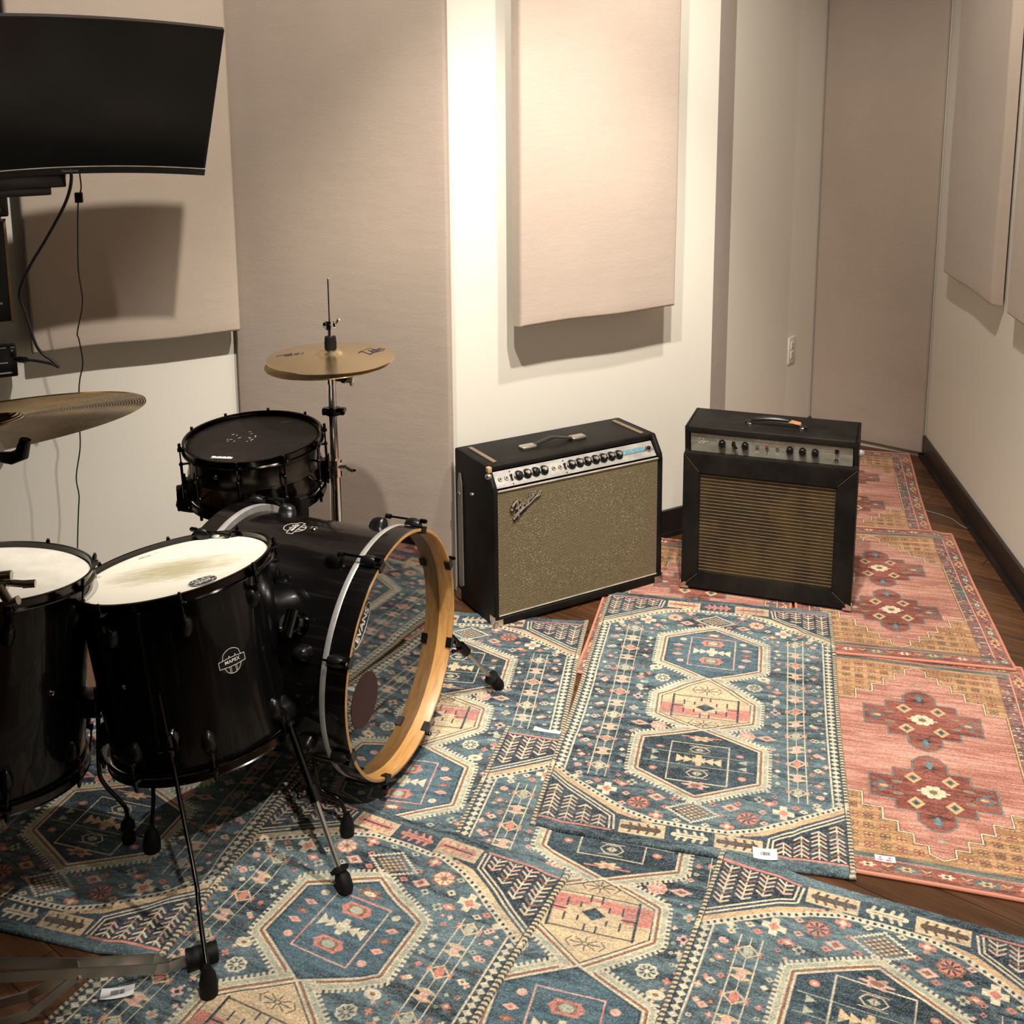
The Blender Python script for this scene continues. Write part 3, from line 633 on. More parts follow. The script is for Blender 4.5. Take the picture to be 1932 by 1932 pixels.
def pink_rug():
    p = Paint(0.60, 1.0, 0.00085, (205, 118, 96), 5); p.dull = 0.20; p.salt = 0.35
    n1 = p.vnoise(0.05, 0.0045); n2 = p.vnoise(0.2, 0.06); t = np.clip(((0.6*n1+0.4*n2)-.25)/.5, 0, 1)[..., None]
    def mott(a, b): return np.array(lin(a))*(1-t)+np.array(lin(b))*t
    FIELD, REDM, GOLDM, BORD, TEALM = mott((168, 100, 80), (212, 150, 128)), mott((116, 50, 40), (160, 80, 64)), mott((162, 116, 66), (208, 160, 100)), mott((118, 68, 58), (168, 108, 90)), mott((70, 90, 86), (112, 128, 118))
    key = {}
    def area(P, img):
        xs = [a for a, _ in P]; ys = [b for _, b in P]; q = p.sl(min(xs), max(xs), min(ys), max(ys)); X, Y = q[2]+0*q[3], q[3]+0*q[2]; ins = np.zeros(X.shape, bool)
        for i in range(len(P)):
            (xa, ya), (xb, yb) = P[i], P[(i+1) % len(P)]
            if ya != yb: ins ^= ((ya > Y) != (yb > Y)) & (X < (xb-xa)*(Y-ya)/(yb-ya)+xa)
        v = p.c[q[0], q[1]]; v[ins] = img[q[0], q[1]][ins]
    R = lambda a, b, c, d: [(a, c), (b, c), (b, d), (a, d)]
    INK, TEA, CRE, GLD, RED = (62, 44, 42), (74, 110, 112), (234, 208, 168), (216, 170, 104), (164, 70, 56)
    area(R(-.30, .30, -.50, .50), BORD)
    rng = random.Random(4)
    # outer flower band
    for v in np.arange(-.46, .47, .062):
        k = int(round((v+.46)/.062)); p.ell(.277, v, .013, .019, (TEA, RED, GLD)[k % 3], 1, lobes=7, amp=.18); p.ell(.277, v, .007, .010, (CRE, TEA, RED)[k % 3], 1, lobes=5, amp=.3); p.ell(.277, v, .003, .004, INK, 1)
        p.line([(.268, v+.02), (.277, v+.034), (.286, v+.044)], .003, INK, 1); p.line([(.286, v+.02), (.272, v+.040)], .003, CRE, 1)
    for i, u in enumerate(np.arange(-.24, .25, .080)):
        for sg in (1, -1): p.ell(u, .470*sg, .026, .013, (TEA, RED)[i % 2], lobes=9, amp=.12); p.ell(u, .470*sg, .014, .007, (GLD, CRE)[i % 2], lobes=6, amp=.3); p.ell(u, .470*sg, .005, .003, INK); p.line([(u+.030, .462*sg), (u+.040, .470*sg), (u+.050, .462*sg)], .003, GLD); p.line([(u+.030, .478*sg), (u+.042, .482*sg), (u+.052, .478*sg)], .0025, INK)
    area(R(.2195, .252, -.43, .43), mott((92, 78, 80), (160, 112, 98))); area(R(-.252, -.2195, -.43, .43), mott((92, 78, 80), (160, 112, 98)))
    for v in np.arange(-.42, .43, .0115):
        for u in (.227, .2385, .2475): 
            c = rng.choice((INK, CRE, (110, 90, 120), RED)); p.line([(u-.0035, v-.002), (u, v+.003), (u+.0035, v-.002)], .0022, c, 1)
    area(R(.236, .262, -.06, .06), TEALM); area(R(-.262, -.236, -.06, .06), TEALM)
    p.line([(.256, -.45), (.256, .45)], .0032, (226, 160, 138), 1)
    area(R(-.256, .256, .430, .448), TEALM); area(R(-.256, .256, -.448, -.430), TEALM); p.line([(-.256, .449), (.256, .449)], .0024, (226, 160, 138), 2)
    # gold ground, then the stepped pink field
    area(R(-.2195, .2195, -.430, .430), GOLDM)
    for yy in np.arange(.232, .43, .0345):
        for xx in np.arange(.016, .215, .0345):
            x = xx; y = yy
            for sx in (1, -1):
                for sy in (1, -1):
                    c = rng.choice(((196, 124, 92), (168, 136, 88), (204, 140, 100), (150, 110, 80)))
                    for ox, oy in ((-.0055, -.0055), (.0055, -.0055), (-.0055, .0055), (.0055, .0055)): p.ell(sx*x+ox, sy*y+oy, .0060, .0056, (70, 48, 40)); p.ell(sx*x+ox, sy*y+oy, .0046, .0042, c)
                    p.line([(sx*x-.010, sy*y), (sx*x+.010, sy*y)], .0011, (70, 48, 40))
    st = [(.219, .213), (.166, .213), (.166, .262), (.121, .262), (.121, .304), (.089, .304), (.089, .340), (.058, .340), (.058, .374), (.028, .374), (.028, .402), (0, .418)]
    full = st+[(-x, y) for x, y in st[::-1][1:]]; full = full+[(x, -y) for x, y in full[::-1]]
    area(full, FIELD); p.line(full, .0070, INK, 0, True); p.line(full, .0036, CRE, 0, True)
    p.line([(.2195, -.213), (.2195, .213)], .0070, INK, 1); p.line([(.2195, -.213), (.2195, .213)], .0038, (226, 190, 120), 1)
    for cy in (.143, -.173):
        q = [(0, .150), (.022, .142), (.041, .120), (.041, .084), (.090, .084), (.090, .047), (.148, .047)]
        h = q+[(x, -y) for x, y in q[::-1]]; P = h+[(-x, y) for x, y in h[::-1]]; P = [(x, y*.985+cy) for x, y in P]
        area(P, REDM); p.line(P, .0056, INK, 0, True); p.line(P, .0032, (108, 132, 126), 0, True)
        for sx in (1, -1):
            for sy in (1, -1):
                x, y = .043*sx, cy+.050*sy; p.line([(x, y), (0, cy+.09*sy)], .002, INK); p.line([(x, y), (.095*sx, cy)], .002, INK); p.dia(x, y, .021, .024, GLD); p.dia(x, y, .011, .013, TEA); p.dia(x, y, .005, .006, INK)
                p.ell(.082*sx, cy+.024*sy, .013, .006, (128, 128, 96))
            p.ell(.118*sx, cy, .019, .018, TEA, lobes=4, amp=.25); p.ell(.116*sx, cy, .013, .009, RED); p.ell(.114*sx, cy, .010, .005, GLD)
            p.line([(.118*sx, cy+.018), (.138*sx, cy+.026)], .004, TEA); p.line([(.118*sx, cy-.018), (.138*sx, cy-.026)], .004, TEA)
            p.ell(0, cy+.110*sx, .010, .022, TEA); p.ell(0, cy+.096*sx, .021, .008, INK, lobes=5, amp=.4); p.ell(0, cy+.108*sx, .006, .014, (90, 130, 140))
        for k in range(8):
            an = k*pi/4+pi/8; p.ell(cos(an)*.021, cy+sin(an)*.019, .0085, .0075, CRE); p.line([(0, cy), (cos(an)*.021, cy+sin(an)*.019)], .008, CRE)
        p.line([(.016, cy), (.036, cy)], .005, CRE, 1); p.ell(0, cy, .010, .009, (104, 116, 84)); p.ell(0, cy, .004, .004, RED)
    for cy in (.325, -.352): p.ell(0, cy, .012, .009, (140, 140, 124)); p.ell(0, cy, .007, .005, (214, 140, 116)); p.line([(-.03, cy), (-.016, cy)], .003, (170, 120, 100), 1)
    fade = np.clip(0.6*p.vnoise(0.03, 0.005)+0.4*p.vnoise(0.08, 0.05)-0.30, 0, 1)[..., None]*0.7
    p.c = (p.c*(1-fade*.6)+FIELD*fade*.6).astype(np.float32)
    sp = p.rng.random(p.c.shape[:2]); p.c *= (0.82+0.38*sp)[..., None].astype(np.float32)
    return p

# ------------------------------------------------------------------ rugs lie over each other: each one drapes over those below
BLUE, PNK = blue_rug(), pink_rug()
RUGS = []     # (cx, cy, angle, w, l, thickness)
def drape(x, y, upto):
    """height of the pile of the first `upto` rugs under points x, y (numpy arrays)"""
    hs = []; z = np.zeros_like(x)
    for k in range(upto):
        cx, cy, t, w, l, th = RUGS[k]; base = np.zeros_like(x)
        for h, d in hs: base = np.maximum(base, h*np.clip(1-(d/0.045), 0, 1)**2*(3-2*np.clip(1-(d/0.045), 0, 1)))
        dx, dy = x-cx, y-cy; u = np.abs(dx*cos(t)+dy*sin(t))-w/2; v = np.abs(-dx*sin(t)+dy*cos(t))-l/2
        d = np.hypot(np.maximum(u, 0), np.maximum(v, 0)); hs.append((base+th, d))
    for h, d in hs: q = np.clip(1-(d/0.045), 0, 1); z = np.maximum(z, h*q*q*(3-2*q))
    return z
def ground(x, y):
    z = 0.0; hs = []
    return float(drape(np.array([x]), np.array([y]), len(RUGS))[0])
def on_top(x, y):
    """surface height exactly at a point (only rugs that cover it)"""
    z = 0.0
    for k, (cx, cy, t, w, l, th) in enumerate(RUGS):
        dx, dy = x-cx, y-cy
        if abs(dx*cos(t)+dy*sin(t)) <= w/2 and abs(-dx*sin(t)+dy*cos(t)) <= l/2: z = float(drape(np.array([x]), np.array([y]), k)[0])+th
    return z
def rug(pat, cx, cy, t, flip, res, label, th=0.0065, walls=(), name='patterned_rug', group=None):
    group = 'blue patterned rugs' if pat is BLUE else 'pink patterned rugs'
    w, l = pat.w, pat.l; col = pat.done(res); ny, nx = col.shape[:2]
    if flip: col = col[::-1, ::-1]
    k = len(RUGS); r = w/nx; rs = l/ny
    xs = (np.arange(nx)+.5)*r-w/2; ys = (np.arange(ny)+.5)*rs-l/2; xs[0] = -w/2; xs[-1] = w/2; ys[0] = -l/2; ys[-1] = l/2
    rng = np.random.default_rng(k+11); ax = rng.random(6)*6
    U, V = np.meshgrid(xs, ys)
    # slightly uneven outline
    du = 0.0022*np.sin(V*7+ax[0])*(U/(w/2)); dv = 0.0028*np.sin(U*6+ax[1])*(V/(l/2))
    Uw, Vw = U+du, V+dv
    X = cx+Uw*cos(t)-Vw*sin(t); Y = cy+Uw*sin(t)+Vw*cos(t)
    base = drape(X.ravel(), Y.ravel(), k).reshape(X.shape)
    ed = np.minimum(np.minimum(U+w/2, w/2-U), np.minimum(V+l/2, l/2-V)); e = np.clip(ed/0.0045, 0, 1); rd = np.sqrt(np.clip(1-(1-e)**2, 0, 1))
    wav = 0.0007*(np.sin(U*23+ax[2]+3*np.sin(V*5+ax[3]))+np.sin(V*19+ax[4]+2*np.sin(U*7)))
    wav += 0.0016*np.exp(-((V-0.12*np.sin(3*U+ax[5])-.05)/0.03)**2)
    Z = base+0.0006+(th+wav)*(0.35+0.65*rd)
    def against(X, Y, Z):      # where the rug meets a wall it rides up it
        for a_, b_ in walls:
            d_ = (b_-a_).normalized(); nx_, ny_ = d_.y, -d_.x; q_ = (X-a_.x)*nx_+(Y-a_.y)*ny_-0.031; o_ = np.maximum(-q_, 0); X = X+o_*nx_; Y = Y+o_*ny_; Z = Z+o_
        return X, Y, Z
    if walls:
        X, Y, Z = against(X, Y, Z); Uw = (X-cx)*cos(t)+(Y-cy)*sin(t); Vw = -(X-cx)*sin(t)+(Y-cy)*cos(t)
    R_ = RUGS; R_.append((cx, cy, t, w, l, th))
    # local frame at the rug's centre
    L = np.empty((ny*nx, 3), np.float32); L[:, 0] = Uw.ravel(); L[:, 1] = Vw.ravel(); L[:, 2] = Z.ravel()
    idx = np.arange(ny*nx).reshape(ny, nx)
    quads = np.stack([idx[:-1, :-1], idx[:-1, 1:], idx[1:, 1:], idx[1:, :-1]], -1).reshape(-1, 4)
    ring = np.concatenate([idx[0, :], idx[1:, -1], idx[-1, -2::-1], idx[-2:0:-1, 0]]); n0 = ny*nx; m = len(ring)
    low = L[ring].copy(); low[:, 2] = np.maximum(L[ring][:, 2]-th, 0.0004) if walls else base.ravel()[ring]+0.0004; low[:, :2] *= 0.9985
    L = np.concatenate([L, low]); a = ring; b = np.roll(ring, -1); ia = n0+np.arange(m); ib = n0+np.roll(np.arange(m), -1)
    quads = np.concatenate([quads, np.stack([b, a, ia, ib], -1)])
    me = bpy.data.meshes.new('woven_field'); me.vertices.add(len(L)); me.vertices.foreach_set('co', L.ravel())
    me.loops.add(len(quads)*4); me.polygons.add(len(quads)); me.loops.foreach_set('vertex_index', quads.ravel().astype(np.int32))
    me.polygons.foreach_set('loop_start', np.arange(0, len(quads)*4, 4, dtype=np.int32)); me.update(calc_edges=True)
    C4 = np.ones((len(L), 4), np.float32); C4[:n0, :3] = col.reshape(-1, 3); C4[n0:, :3] = col.reshape(-1, 3)[ring]*0.8
    at = me.color_attributes.new('pattern', 'FLOAT_COLOR', 'POINT'); at.data.foreach_set('color', C4.ravel())
    me.polygons.foreach_set('use_smooth', np.ones(len(quads), bool)); me.materials.append(MAT['rug_weave'])
    root = thing(name, label, 'rug', loc=(cx, cy, 0), rz=t, group=group)
    o = bpy.data.objects.new('woven_field', me); COL.objects.link(o); o.parent = root
    if pat is PNK:
        P = []; W2, L2 = w/2-.002, l/2-.002
        for (x0, y0), (x1, y1) in zip([(-W2, -L2), (W2, -L2), (W2, L2), (-W2, L2)], [(W2, -L2), (W2, L2), (-W2, L2), (-W2, -L2)]):
            n = int(math.hypot(x1-x0, y1-y0)/.012)
            for i in range(n): f = i/n; P.append((x0+(x1-x0)*f, y0+(y1-y0)*f))
        P = np.array(P); px = P[:, 0]+0.0022*np.sin(P[:, 1]*7+ax[0])*(P[:, 0]/W2); py = P[:, 1]+0.0028*np.sin(P[:, 0]*6+ax[1])*(P[:, 1]/L2)
        zb = drape(cx+px*cos(t)-py*sin(t), cy+px*sin(t)+py*cos(t), k)
        if walls:
            X_, Y_, zb = against(cx+px*cos(t)-py*sin(t), cy+px*sin(t)+py*cos(t), zb); px, py = (X_-cx)*cos(t)+(Y_-cy)*sin(t), -(X_-cx)*sin(t)+(Y_-cy)*cos(t)
        M().tube([(a_, b_, c_+.0050) for a_, b_, c_ in zip(px, py, zb)], .0046, seg=8, closed=True).build('edge_binding', 'rug_binding', root)
    return root
HI, LO = 0.0017, 0.0017
rug(PNK, 0.591, 3.357, -0.253, False, LO, 'pink rug mostly hidden beneath both amplifiers and the middle blue rug', walls=((WL, E1),))
rug(BLUE, -0.222, 2.709, -0.180, True, HI, 'blue rug under the bass drum, reaching to the front of the wide amplifier')
rug(PNK, 1.047, 2.55, -0.269, False, HI, 'salmon pink rug lowest on the right, with two full medallions and a small sticker')
rug(PNK, 1.386, 4.405, -0.25, False, LO, 'farthest pink rug, by the tall fabric panel in the far right corner', walls=((S1, CR), (B1, B2)))
rug(PNK, 1.248, 3.482, -0.200, False, LO, 'pink rug right of the narrow amplifier, with a dark shadow over its medallion')
rug(BLUE, 0.155, 1.979, -0.279, True, HI, 'blue rug lying underneath, its yellow middle medallion showing between two front rugs')
rug(BLUE, 0.523, 2.771, -0.237, False, HI, 'blue rug in the middle with all three medallions showing, before the narrow amplifier')
rug(BLUE, -0.470, 1.725, -0.460, False, HI, 'blue rug at the front left, under the chrome stand foot')
rug(BLUE, 0.529, 1.478, -0.424, True, HI, 'blue rug in the front right corner of the photo')
rug(BLUE, -0.864, 2.55, -0.282, False, HI, 'blue rug under the floor toms at the left edge')
def flat_tag(name, label, cat, cx, cy, rz, w, h, zoff=0.0015, tilt=0.0):
    z = on_top(cx, cy)+zoff+0.0012
    o = thing(name, label, cat, Matrix.Translation((cx, cy, z)) @ Matrix.Rotation(rz, 4, 'Z') @ Matrix.Rotation(tilt, 4, 'X'))
    return o
def sheet(o, w, h, bend, name='paper'):
    vs = []; fs = []; n = 12
    for i in range(n+1):
        x = -w/2+w*i/n
        for y in (-h/2, h/2): vs.append((x, y, bend*((i/n-.5)*2)**2)); 
    for i in range(n+1):
        x = -w/2+w*i/n
        for y in (-h/2, h/2): vs.append((x, y, bend*((i/n-.5)*2)**2-.0004))
    q = 2*(n+1)
    for i in range(n): a = 2*i; fs += [(a, a+2, a+3, a+1), (q+a, q+a+1, q+a+3, q+a+2), (a, q+a, q+a+2, a+2), (a+1, a+3, q+a+3, q+a+1)]
    fs += [(0, 1, q+1, q), (2*n, q+2*n, q+2*n+1, 2*n+1)]
    M().add(vs, fs).build(name, 'white_tag', o)
def bars(m, w, h, seed, z=0.0003):
    r = random.Random(seed); x = -w/2
    while x < w/2: q = r.choice((.0006, .001, .0015)); m.box(x, x+q, -h/2, h/2, z, z+.0004); x += q+r.choice((.0008, .0012))
    return m
o = flat_tag('sewn_label', 'blank white label lying between the edges of two blue rugs', 'label', 0.085, 2.640, -0.33, .07, .02, .001); sheet(o, .072, .022, .004)
o = flat_tag('barcode_label', 'white barcode label on the lower hem of the middle blue rug', 'label', 0.548, 2.163, -0.16, .05, .03, .001); sheet(o, .052, .036, .003); bars(M(), .020, .010, 2, .0012).build('barcode', 'black_ink', o)
o = flat_tag('small_sticker', 'small white sticker with red print on the lowest pink rug', 'sticker', 0.809, 2.155, -0.22, .04, .02, .0005); sheet(o, .043, .020, .001)
m = M()
for x in (-.010, .010):
    m.sphere((x, .003, .0006), .0028, 10, .2)
    for k in range(3): m.box(x-.008, x+.004, -.006-.002*k+.003, -.0052-.002*k+.003, .0004, .0008)
m.build('red_print', 'red_ink', o)
o = flat_tag('barcode_label', 'white barcode label by the chrome stand legs at bottom left', 'label', -0.745, 1.800, -0.30+0.5, .06, .03, .004); sheet(o, .060, .026, .003); bars(M(), .024, .010, 5, .0012).build('barcode', 'black_ink', o)
o = flat_tag('metal_staple', 'tiny silver staple lying on the front blue rug', 'staple', 0.284, 1.871, 1.4, .03, .003, .0015); M().tube([(-.014, 0, 0), (.014, 0, .002)], .0009, 8).build('wire', 'chrome', o)

# ------------------------------------------------------------------ drums
def W2L(mat): return mat.inverted()
def logo_badge(o, fn, sc=1.0, ink='white_ink', name='badge', plate='black_plastic', word='MAPEX'):
    """round maker's badge: shield outline, banner with the word, three bars below; fn(x, y, h) maps it onto the drum"""
    b = M(); n = 40; R = .030*sc
    b.prism([(R*1.06*cos(2*pi*i/n), R*.98*sin(2*pi*i/n)) for i in range(n)], 0, .0005, fn); p = b.build(name, plate, o, smooth=False)
    m = M(); w = .0011*sc
    arc = [(R*.98*sin(t)*.86, R*.92*cos(t)) for t in np.linspace(-.85, .85, 13)]
    ribbon(m, [(-.022*sc, .006*sc)]+arc+[(.022*sc, .006*sc)], w, fn, .0005, .0009)
    top = [(-.031*sc+.0062*sc*i, (.0055+.0025*sin(pi*i/10))*sc) for i in range(11)]; bot = [(x, y-.0155*sc-.003*sc*sin(pi*i/10)*1.4) for i, (x, y) in enumerate(top)]
    ribbon(m, top+[bot[-1]]+bot[::-1]+[top[0]], w, fn, .0005, .0009)
    low = [(R*.93*sin(t)*.80, -R*.93*cos(t)) for t in np.linspace(-.75, .75, 11)]
    ribbon(m, [(-.020*sc, -.011*sc)]+low+[(.020*sc, -.011*sc)], w, fn, .0005, .0009)
    for x in (-.0085, -.0055, .0055, .0085): ribbon(m, [(x*sc, -.013*sc), (x*sc, -.0265*sc)], w*.8, fn, .0005, .0009)
    for x in (-.007, .007): ribbon(m, [(x*sc, .009*sc), ((x+.001)*sc, .0125*sc), ((x+.003)*sc, .010*sc)], w, fn, .0005, .0009)
    put_text(m, word, .0105*sc, lambda x, y, z: fn(x*1.05, y-.0005*sc, .0008+z*0.2), bold=.0002, space=1.05)
    m.build('lettering', ink, p, smooth=False); return p
def cylmap(R, ang, z, roll=0.0):
    def fn(x, y, h):
        xr = x*cos(roll)-y*sin(roll); yr = x*sin(roll)+y*cos(roll); a = ang+xr/R
        return ((R+h)*cos(a), (R+h)*sin(a), z+yr)
    return fn
def drum_body(o, R, L, nl, off, shell, hoopR, head_mat, lug_len, rods='short', hoop_mat='black_nickel', bead=False):
    """shell, heads, hoops, lugs and tension rods about local z; batter head at z = L, bottom at 0"""
    pr = [(R-.006, .018), (R, .018), (R, L-.018), (R-.006, L-.018)]
    if bead: pr = [(R-.006, .018), (R, .018), (R, L/2-.008), (R+.003, L/2-.004), (R+.0045, L/2), (R+.003, L/2+.004), (R, L/2+.008), (R, L-.018), (R-.006, L-.018)]
    M().lathe(pr, 96).build('shell', shell, o)
    M().lathe([(0.0001, L-.0065), (R-.012, L-.0065), (R-.002, L-.0065), (R+.003, L-.010), (R+.003, L-.018)], 96).build('batter_head', head_mat, o)
    M().lathe([(0.0001, .0095), (R-.004, .0095), (R+.001, .013)], 96).build('bottom_head', 'plain_head', o)
    def hoop(z, s):     # triple-flanged steel hoop
        return [(hoopR-.0035, z+.006*s), (hoopR-.001, z+.0075*s), (hoopR+.0035, z+.0065*s), (hoopR+.001, z+.004*s), (hoopR, z-.011*s), (hoopR+.0055, z-.0135*s), (hoopR+.0065, z-.0160*s), (hoopR-.001, z-.0165*s), (hoopR-.003, z-.010*s)]
    M().lathe(hoop(L-.002, 1), 96, closed=True).build('top_hoop', hoop_mat, o)
    M().lathe(hoop(.002, -1), 96, closed=True).build('bottom_hoop', hoop_mat, o)
    for i in range(nl):
        a = off+2*pi*i/nl; ca, sa = cos(a), sin(a); e = Vector((ca, sa, 0)); t = Vector((-sa, ca, 0)); Rh = hoopR+.010
        if rods == 'tube':     # snare: slim tube lug along the middle
            m = M(); z0, z1 = L*.28, L*.72; m.cyl(e*Rh+Vector((0, 0, z0)), e*Rh+Vector((0, 0, z1)), .0038, seg=12)
            for z in (z0+.006, z1-.006): m.cyl(e*(R-.001)+Vector((0, 0, z)), e*Rh+Vector((0, 0, z)), .0032, seg=10); m.sphere(tuple(e*Rh+Vector((0, 0, z))), .0062, 12)
            m.build('lug', 'black_nickel', o)
            for s_, zt, ze in ((1, L-.006, z1), (-1, .006, z0)):
                m = M(); m.cyl(e*Rh+Vector((0, 0, zt+.012*s_)), e*Rh+Vector((0, 0, ze)), .0023, seg=8); m.cyl(e*Rh+Vector((0, 0, zt+.002*s_)), e*Rh+Vector((0, 0, zt+.014*s_)), .0042, seg=10)
                m.add([tuple(e*(hoopR-.001)+t*q+Vector((0, 0, zt+w_*s_))) for q in (-.008, .008) for w_ in (-.009, .002)]+[tuple(e*(Rh+.006)+t*q+Vector((0, 0, zt+w_*s_))) for q in (-.006, .006) for w_ in (-.007, .000)],
                      [(0, 1, 3, 2), (4, 6, 7, 5), (0, 4, 5, 1), (2, 3, 7, 6), (0, 2, 6, 4), (1, 5, 7, 3)]); m.build('tension_rod', 'black_nickel', o)
        else:
            for s_, zh in ((1, L), (-1, 0)):
                zl = zh-s_*lug_len; m = M()   # teardrop lug
                prof = [(0.0001, .016), (.006, .0155), (.011, .012), (.0145, .006), (.0155, 0), (.0165, -.002)]
                P, u, w, d = m.frame((0, 0, 0), e); k = 18; vs = []
                for q in range(k):
                    b = 2*pi*q/k
                    for r_, h_ in prof: vs.append(e*(R+h_)+t*(r_*cos(b))+Vector((0, 0, zl+s_*(r_*sin(b)*(1.9 if sin(b) < 0 else 1.15)))))
                fs = [(q*6+z, ((q+1) % k)*6+z, ((q+1) % k)*6+z+1, q*6+z+1) for q in range(k) for z in range(5)]; m.add(vs, fs)
                m.cyl(e*Rh+Vector((0, 0, zl+s_*.012)), e*Rh+Vector((0, 0, zl+s_*.026)), .0050, seg=12); m.cyl(e*(R)+Vector((0, 0, zl+s_*.014)), e*Rh+Vector((0, 0, zl+s_*.018)), .006, seg=10)
                m.build('lug', 'black_plastic', o)
                m = M(); m.cyl(e*Rh+Vector((0, 0, zl+s_*.02)), e*Rh+Vector((0, 0, zh+s_*.003)), .0025, seg=8); m.cyl(e*Rh+Vector((0, 0, zh-s_*.006)), e*Rh+Vector((0, 0, zh+s_*.007)), .0046, seg=10); m.cyl(e*Rh+Vector((0, 0, zh-s_*.012)), e*Rh+Vector((0, 0, zh-s_*.006)), .008, seg=14)
                m.cyl(e*Rh+Vector((0, 0, zh+s_*.007)), e*Rh+Vector((0, 0, zh+s_*.011)), .003, seg=6)
                m.add([tuple(e*(hoopR-.001)+t*q+Vector((0, 0, zh-s_*w_))) for q in (-.012, .012) for w_ in (.017, .010)]+[tuple(e*(Rh+.007)+t*q+Vector((0, 0, zh-s_*w_))) for q in (-.007, .007) for w_ in (.015, .010)],
                      [(0, 1, 3, 2), (4, 6, 7, 5), (0, 4, 5, 1), (2, 3, 7, 6), (0, 2, 6, 4), (1, 5, 7, 3)])
                m.build('tension_rod', 'black_nickel', o)
def rubber_foot(parent, inv, p, d=(0, 0, 1), r=.017, h=.055, ringed=False, lean=None):
    pr = [(.0001, 0), (r*.72, 0), (r*.98, .004), (r, h*.42), (r*.80, h*.72), (r*.50, h*.90), (r*.42, h), (.0001, h)]
    if ringed: pr = [(.0001, 0), (r*.75, 0), (r*.95, .004), (r*.95, h*.35), (r*.72, h*.42), (r*.72, h*.50), (r*1.05, h*.60), (r*.98, h*.80), (r*.6, h*.92), (r*.5, h), (.0001, h)]
    m = M().lathe(pr, 24, p, d); m.v = [tuple(inv @ Vector(q)) for q in m.v]; return m.build('rubber_foot', 'rubber', parent)
def world_part(name, mat, parent, inv, fn, **k):
    m = M(); fn(m); m.v = [tuple(inv @ Vector(q)) for q in m.v]; return m.build(name, mat, parent, **k)

# --- floor tom with the worn white head
def leg(o, inv, pts, foot, ringed=False, mat='black_metal', r=.0048, fr=.017, fh=.055, name='leg'):
    gz = on_top(foot[0], foot[1]) if False else ground(foot[0], foot[1])
    path = pts+[(foot[0], foot[1], gz+fh*.75)]
    lg = world_part(name, mat, o, inv, lambda m: m.tube(smoothpath(path, 7), r, 12))
    d = Vector(path[-1])-Vector(path[-2]); d = Vector((0, 0, 1)) if abs(d.z) < 1e-6 else (-d).normalized()*0.35+Vector((0, 0, 1))*0.65
    rubber_foot(lg, inv, (foot[0], foot[1], gz-.0005), Vector((0, 0, 1)), fr, fh, ringed); return lg
def bracket(o, ang, z, R):
    e = Vector((cos(ang), sin(ang), 0)); t = Vector((-sin(ang), cos(ang), 0)); m = M()
    n = 20; vs = []
    for h, s_ in ((R-.002, 1.0), (R+.010, .95), (R+.018, .72)):
        for q in range(n): b = 2*pi*q/n; vs.append(e*h+t*(.022*s_*cos(b))+Vector((0, 0, z+.030*s_*sin(b))))
    fs = [(k*n+q, k*n+(q+1) % n, (k+1)*n+(q+1) % n, (k+1)*n+q) for k in range(2) for q in range(n)]+[tuple(range(2*n, 3*n))]; m.add(vs, fs)
    m.cyl(e*(R+.020)+Vector((0, 0, z-.022)), e*(R+.020)+Vector((0, 0, z+.022)), .0095, seg=16)
    m.cyl(e*(R+.018)+Vector((0, 0, z)), e*(R+.045)+Vector((0, 0, z)), .0045, seg=10); m.cyl(e*(R+.040)+t*-.017+Vector((0, 0, z)), e*(R+.040)+t*.017+Vector((0, 0, z)), .0040, seg=10)
    return m.build('leg_bracket', 'black_nickel', o)
def floor_tom(label, C, n, R, L, off, head_mat):
    n = Vector(n).normalized(); C = Vector(C); mat = sframe(C-n*L, n); o = thing('floor_tom', label, 'floor tom', mat, group='floor toms')
    drum_body(o, R, L, 8, off, 'black_lacquer', R+.008, head_mat, .062); return o, mat.inverted()
C1 = Vector((-.7486, 2.288, .637)); N1 = Vector((-.158, .078, .985)).normalized(); L1 = .385
o, inv = floor_tom('black floor tom with worn white head and white logo, beside the bass drum', C1, N1, .203, L1, math.radians(-69), 'coated_head')
logo_badge(o, cylmap(.2035, math.radians(-47), L1-.170), .95)
f0 = lambda x, y, h: ((.096)+x*cos(.62)-y*sin(.62)*1.0, -.109+x*sin(.62)+y*cos(.62), L1-.0063+h)
logo_badge(o, lambda x, y, h: f0(-x, -y, h), .95, ink='white_ink', name='head_logo', plate='black_ink')
m = M(); g0 = lambda x, y, z: (-.112+(x*cos(.5)-y*sin(.5)), .130+(x*sin(.5)+y*cos(.5)), L1-.0060+z*.2)
put_text(m, 'REMO', .010, lambda x, y, z: g0(x, y, z)); ribbon(m, [(-.016, -.007), (.016, -.007)], .0012, lambda x, y, h: g0(x, y, .0002+h)); put_text(m, 'USA', .006, lambda x, y, z: g0(x+.027, y+.004, z)); m.build('maker_print', 'grey_ink', o, smooth=False)
M().lathe([(.0001, 0), (.006, 0), (.006, .003), (.004, .004)], 16, (.2035*cos(-1.95), .2035*sin(-1.95), L1*.55), (cos(-1.95), sin(-1.95), 0)).build('air_vent', 'chrome', o)
mw = inv.inverted()
for a_, z_ in ((-89, .089), (16, .055), (-190, .06)): bracket(o, math.radians(a_), z_, .203)
Pb = lambda a_, z_, r_=.224: tuple(mw @ Vector((r_*cos(math.radians(a_)), r_*sin(math.radians(a_)), z_)))
leg(o, inv, [Pb(-89, .20), Pb(-89, .10), Pb(-89, .02), (-.628, 1.93, .150), (-.607, 1.875, .118)], (-.574, 1.800), fr=.0175, fh=.062)
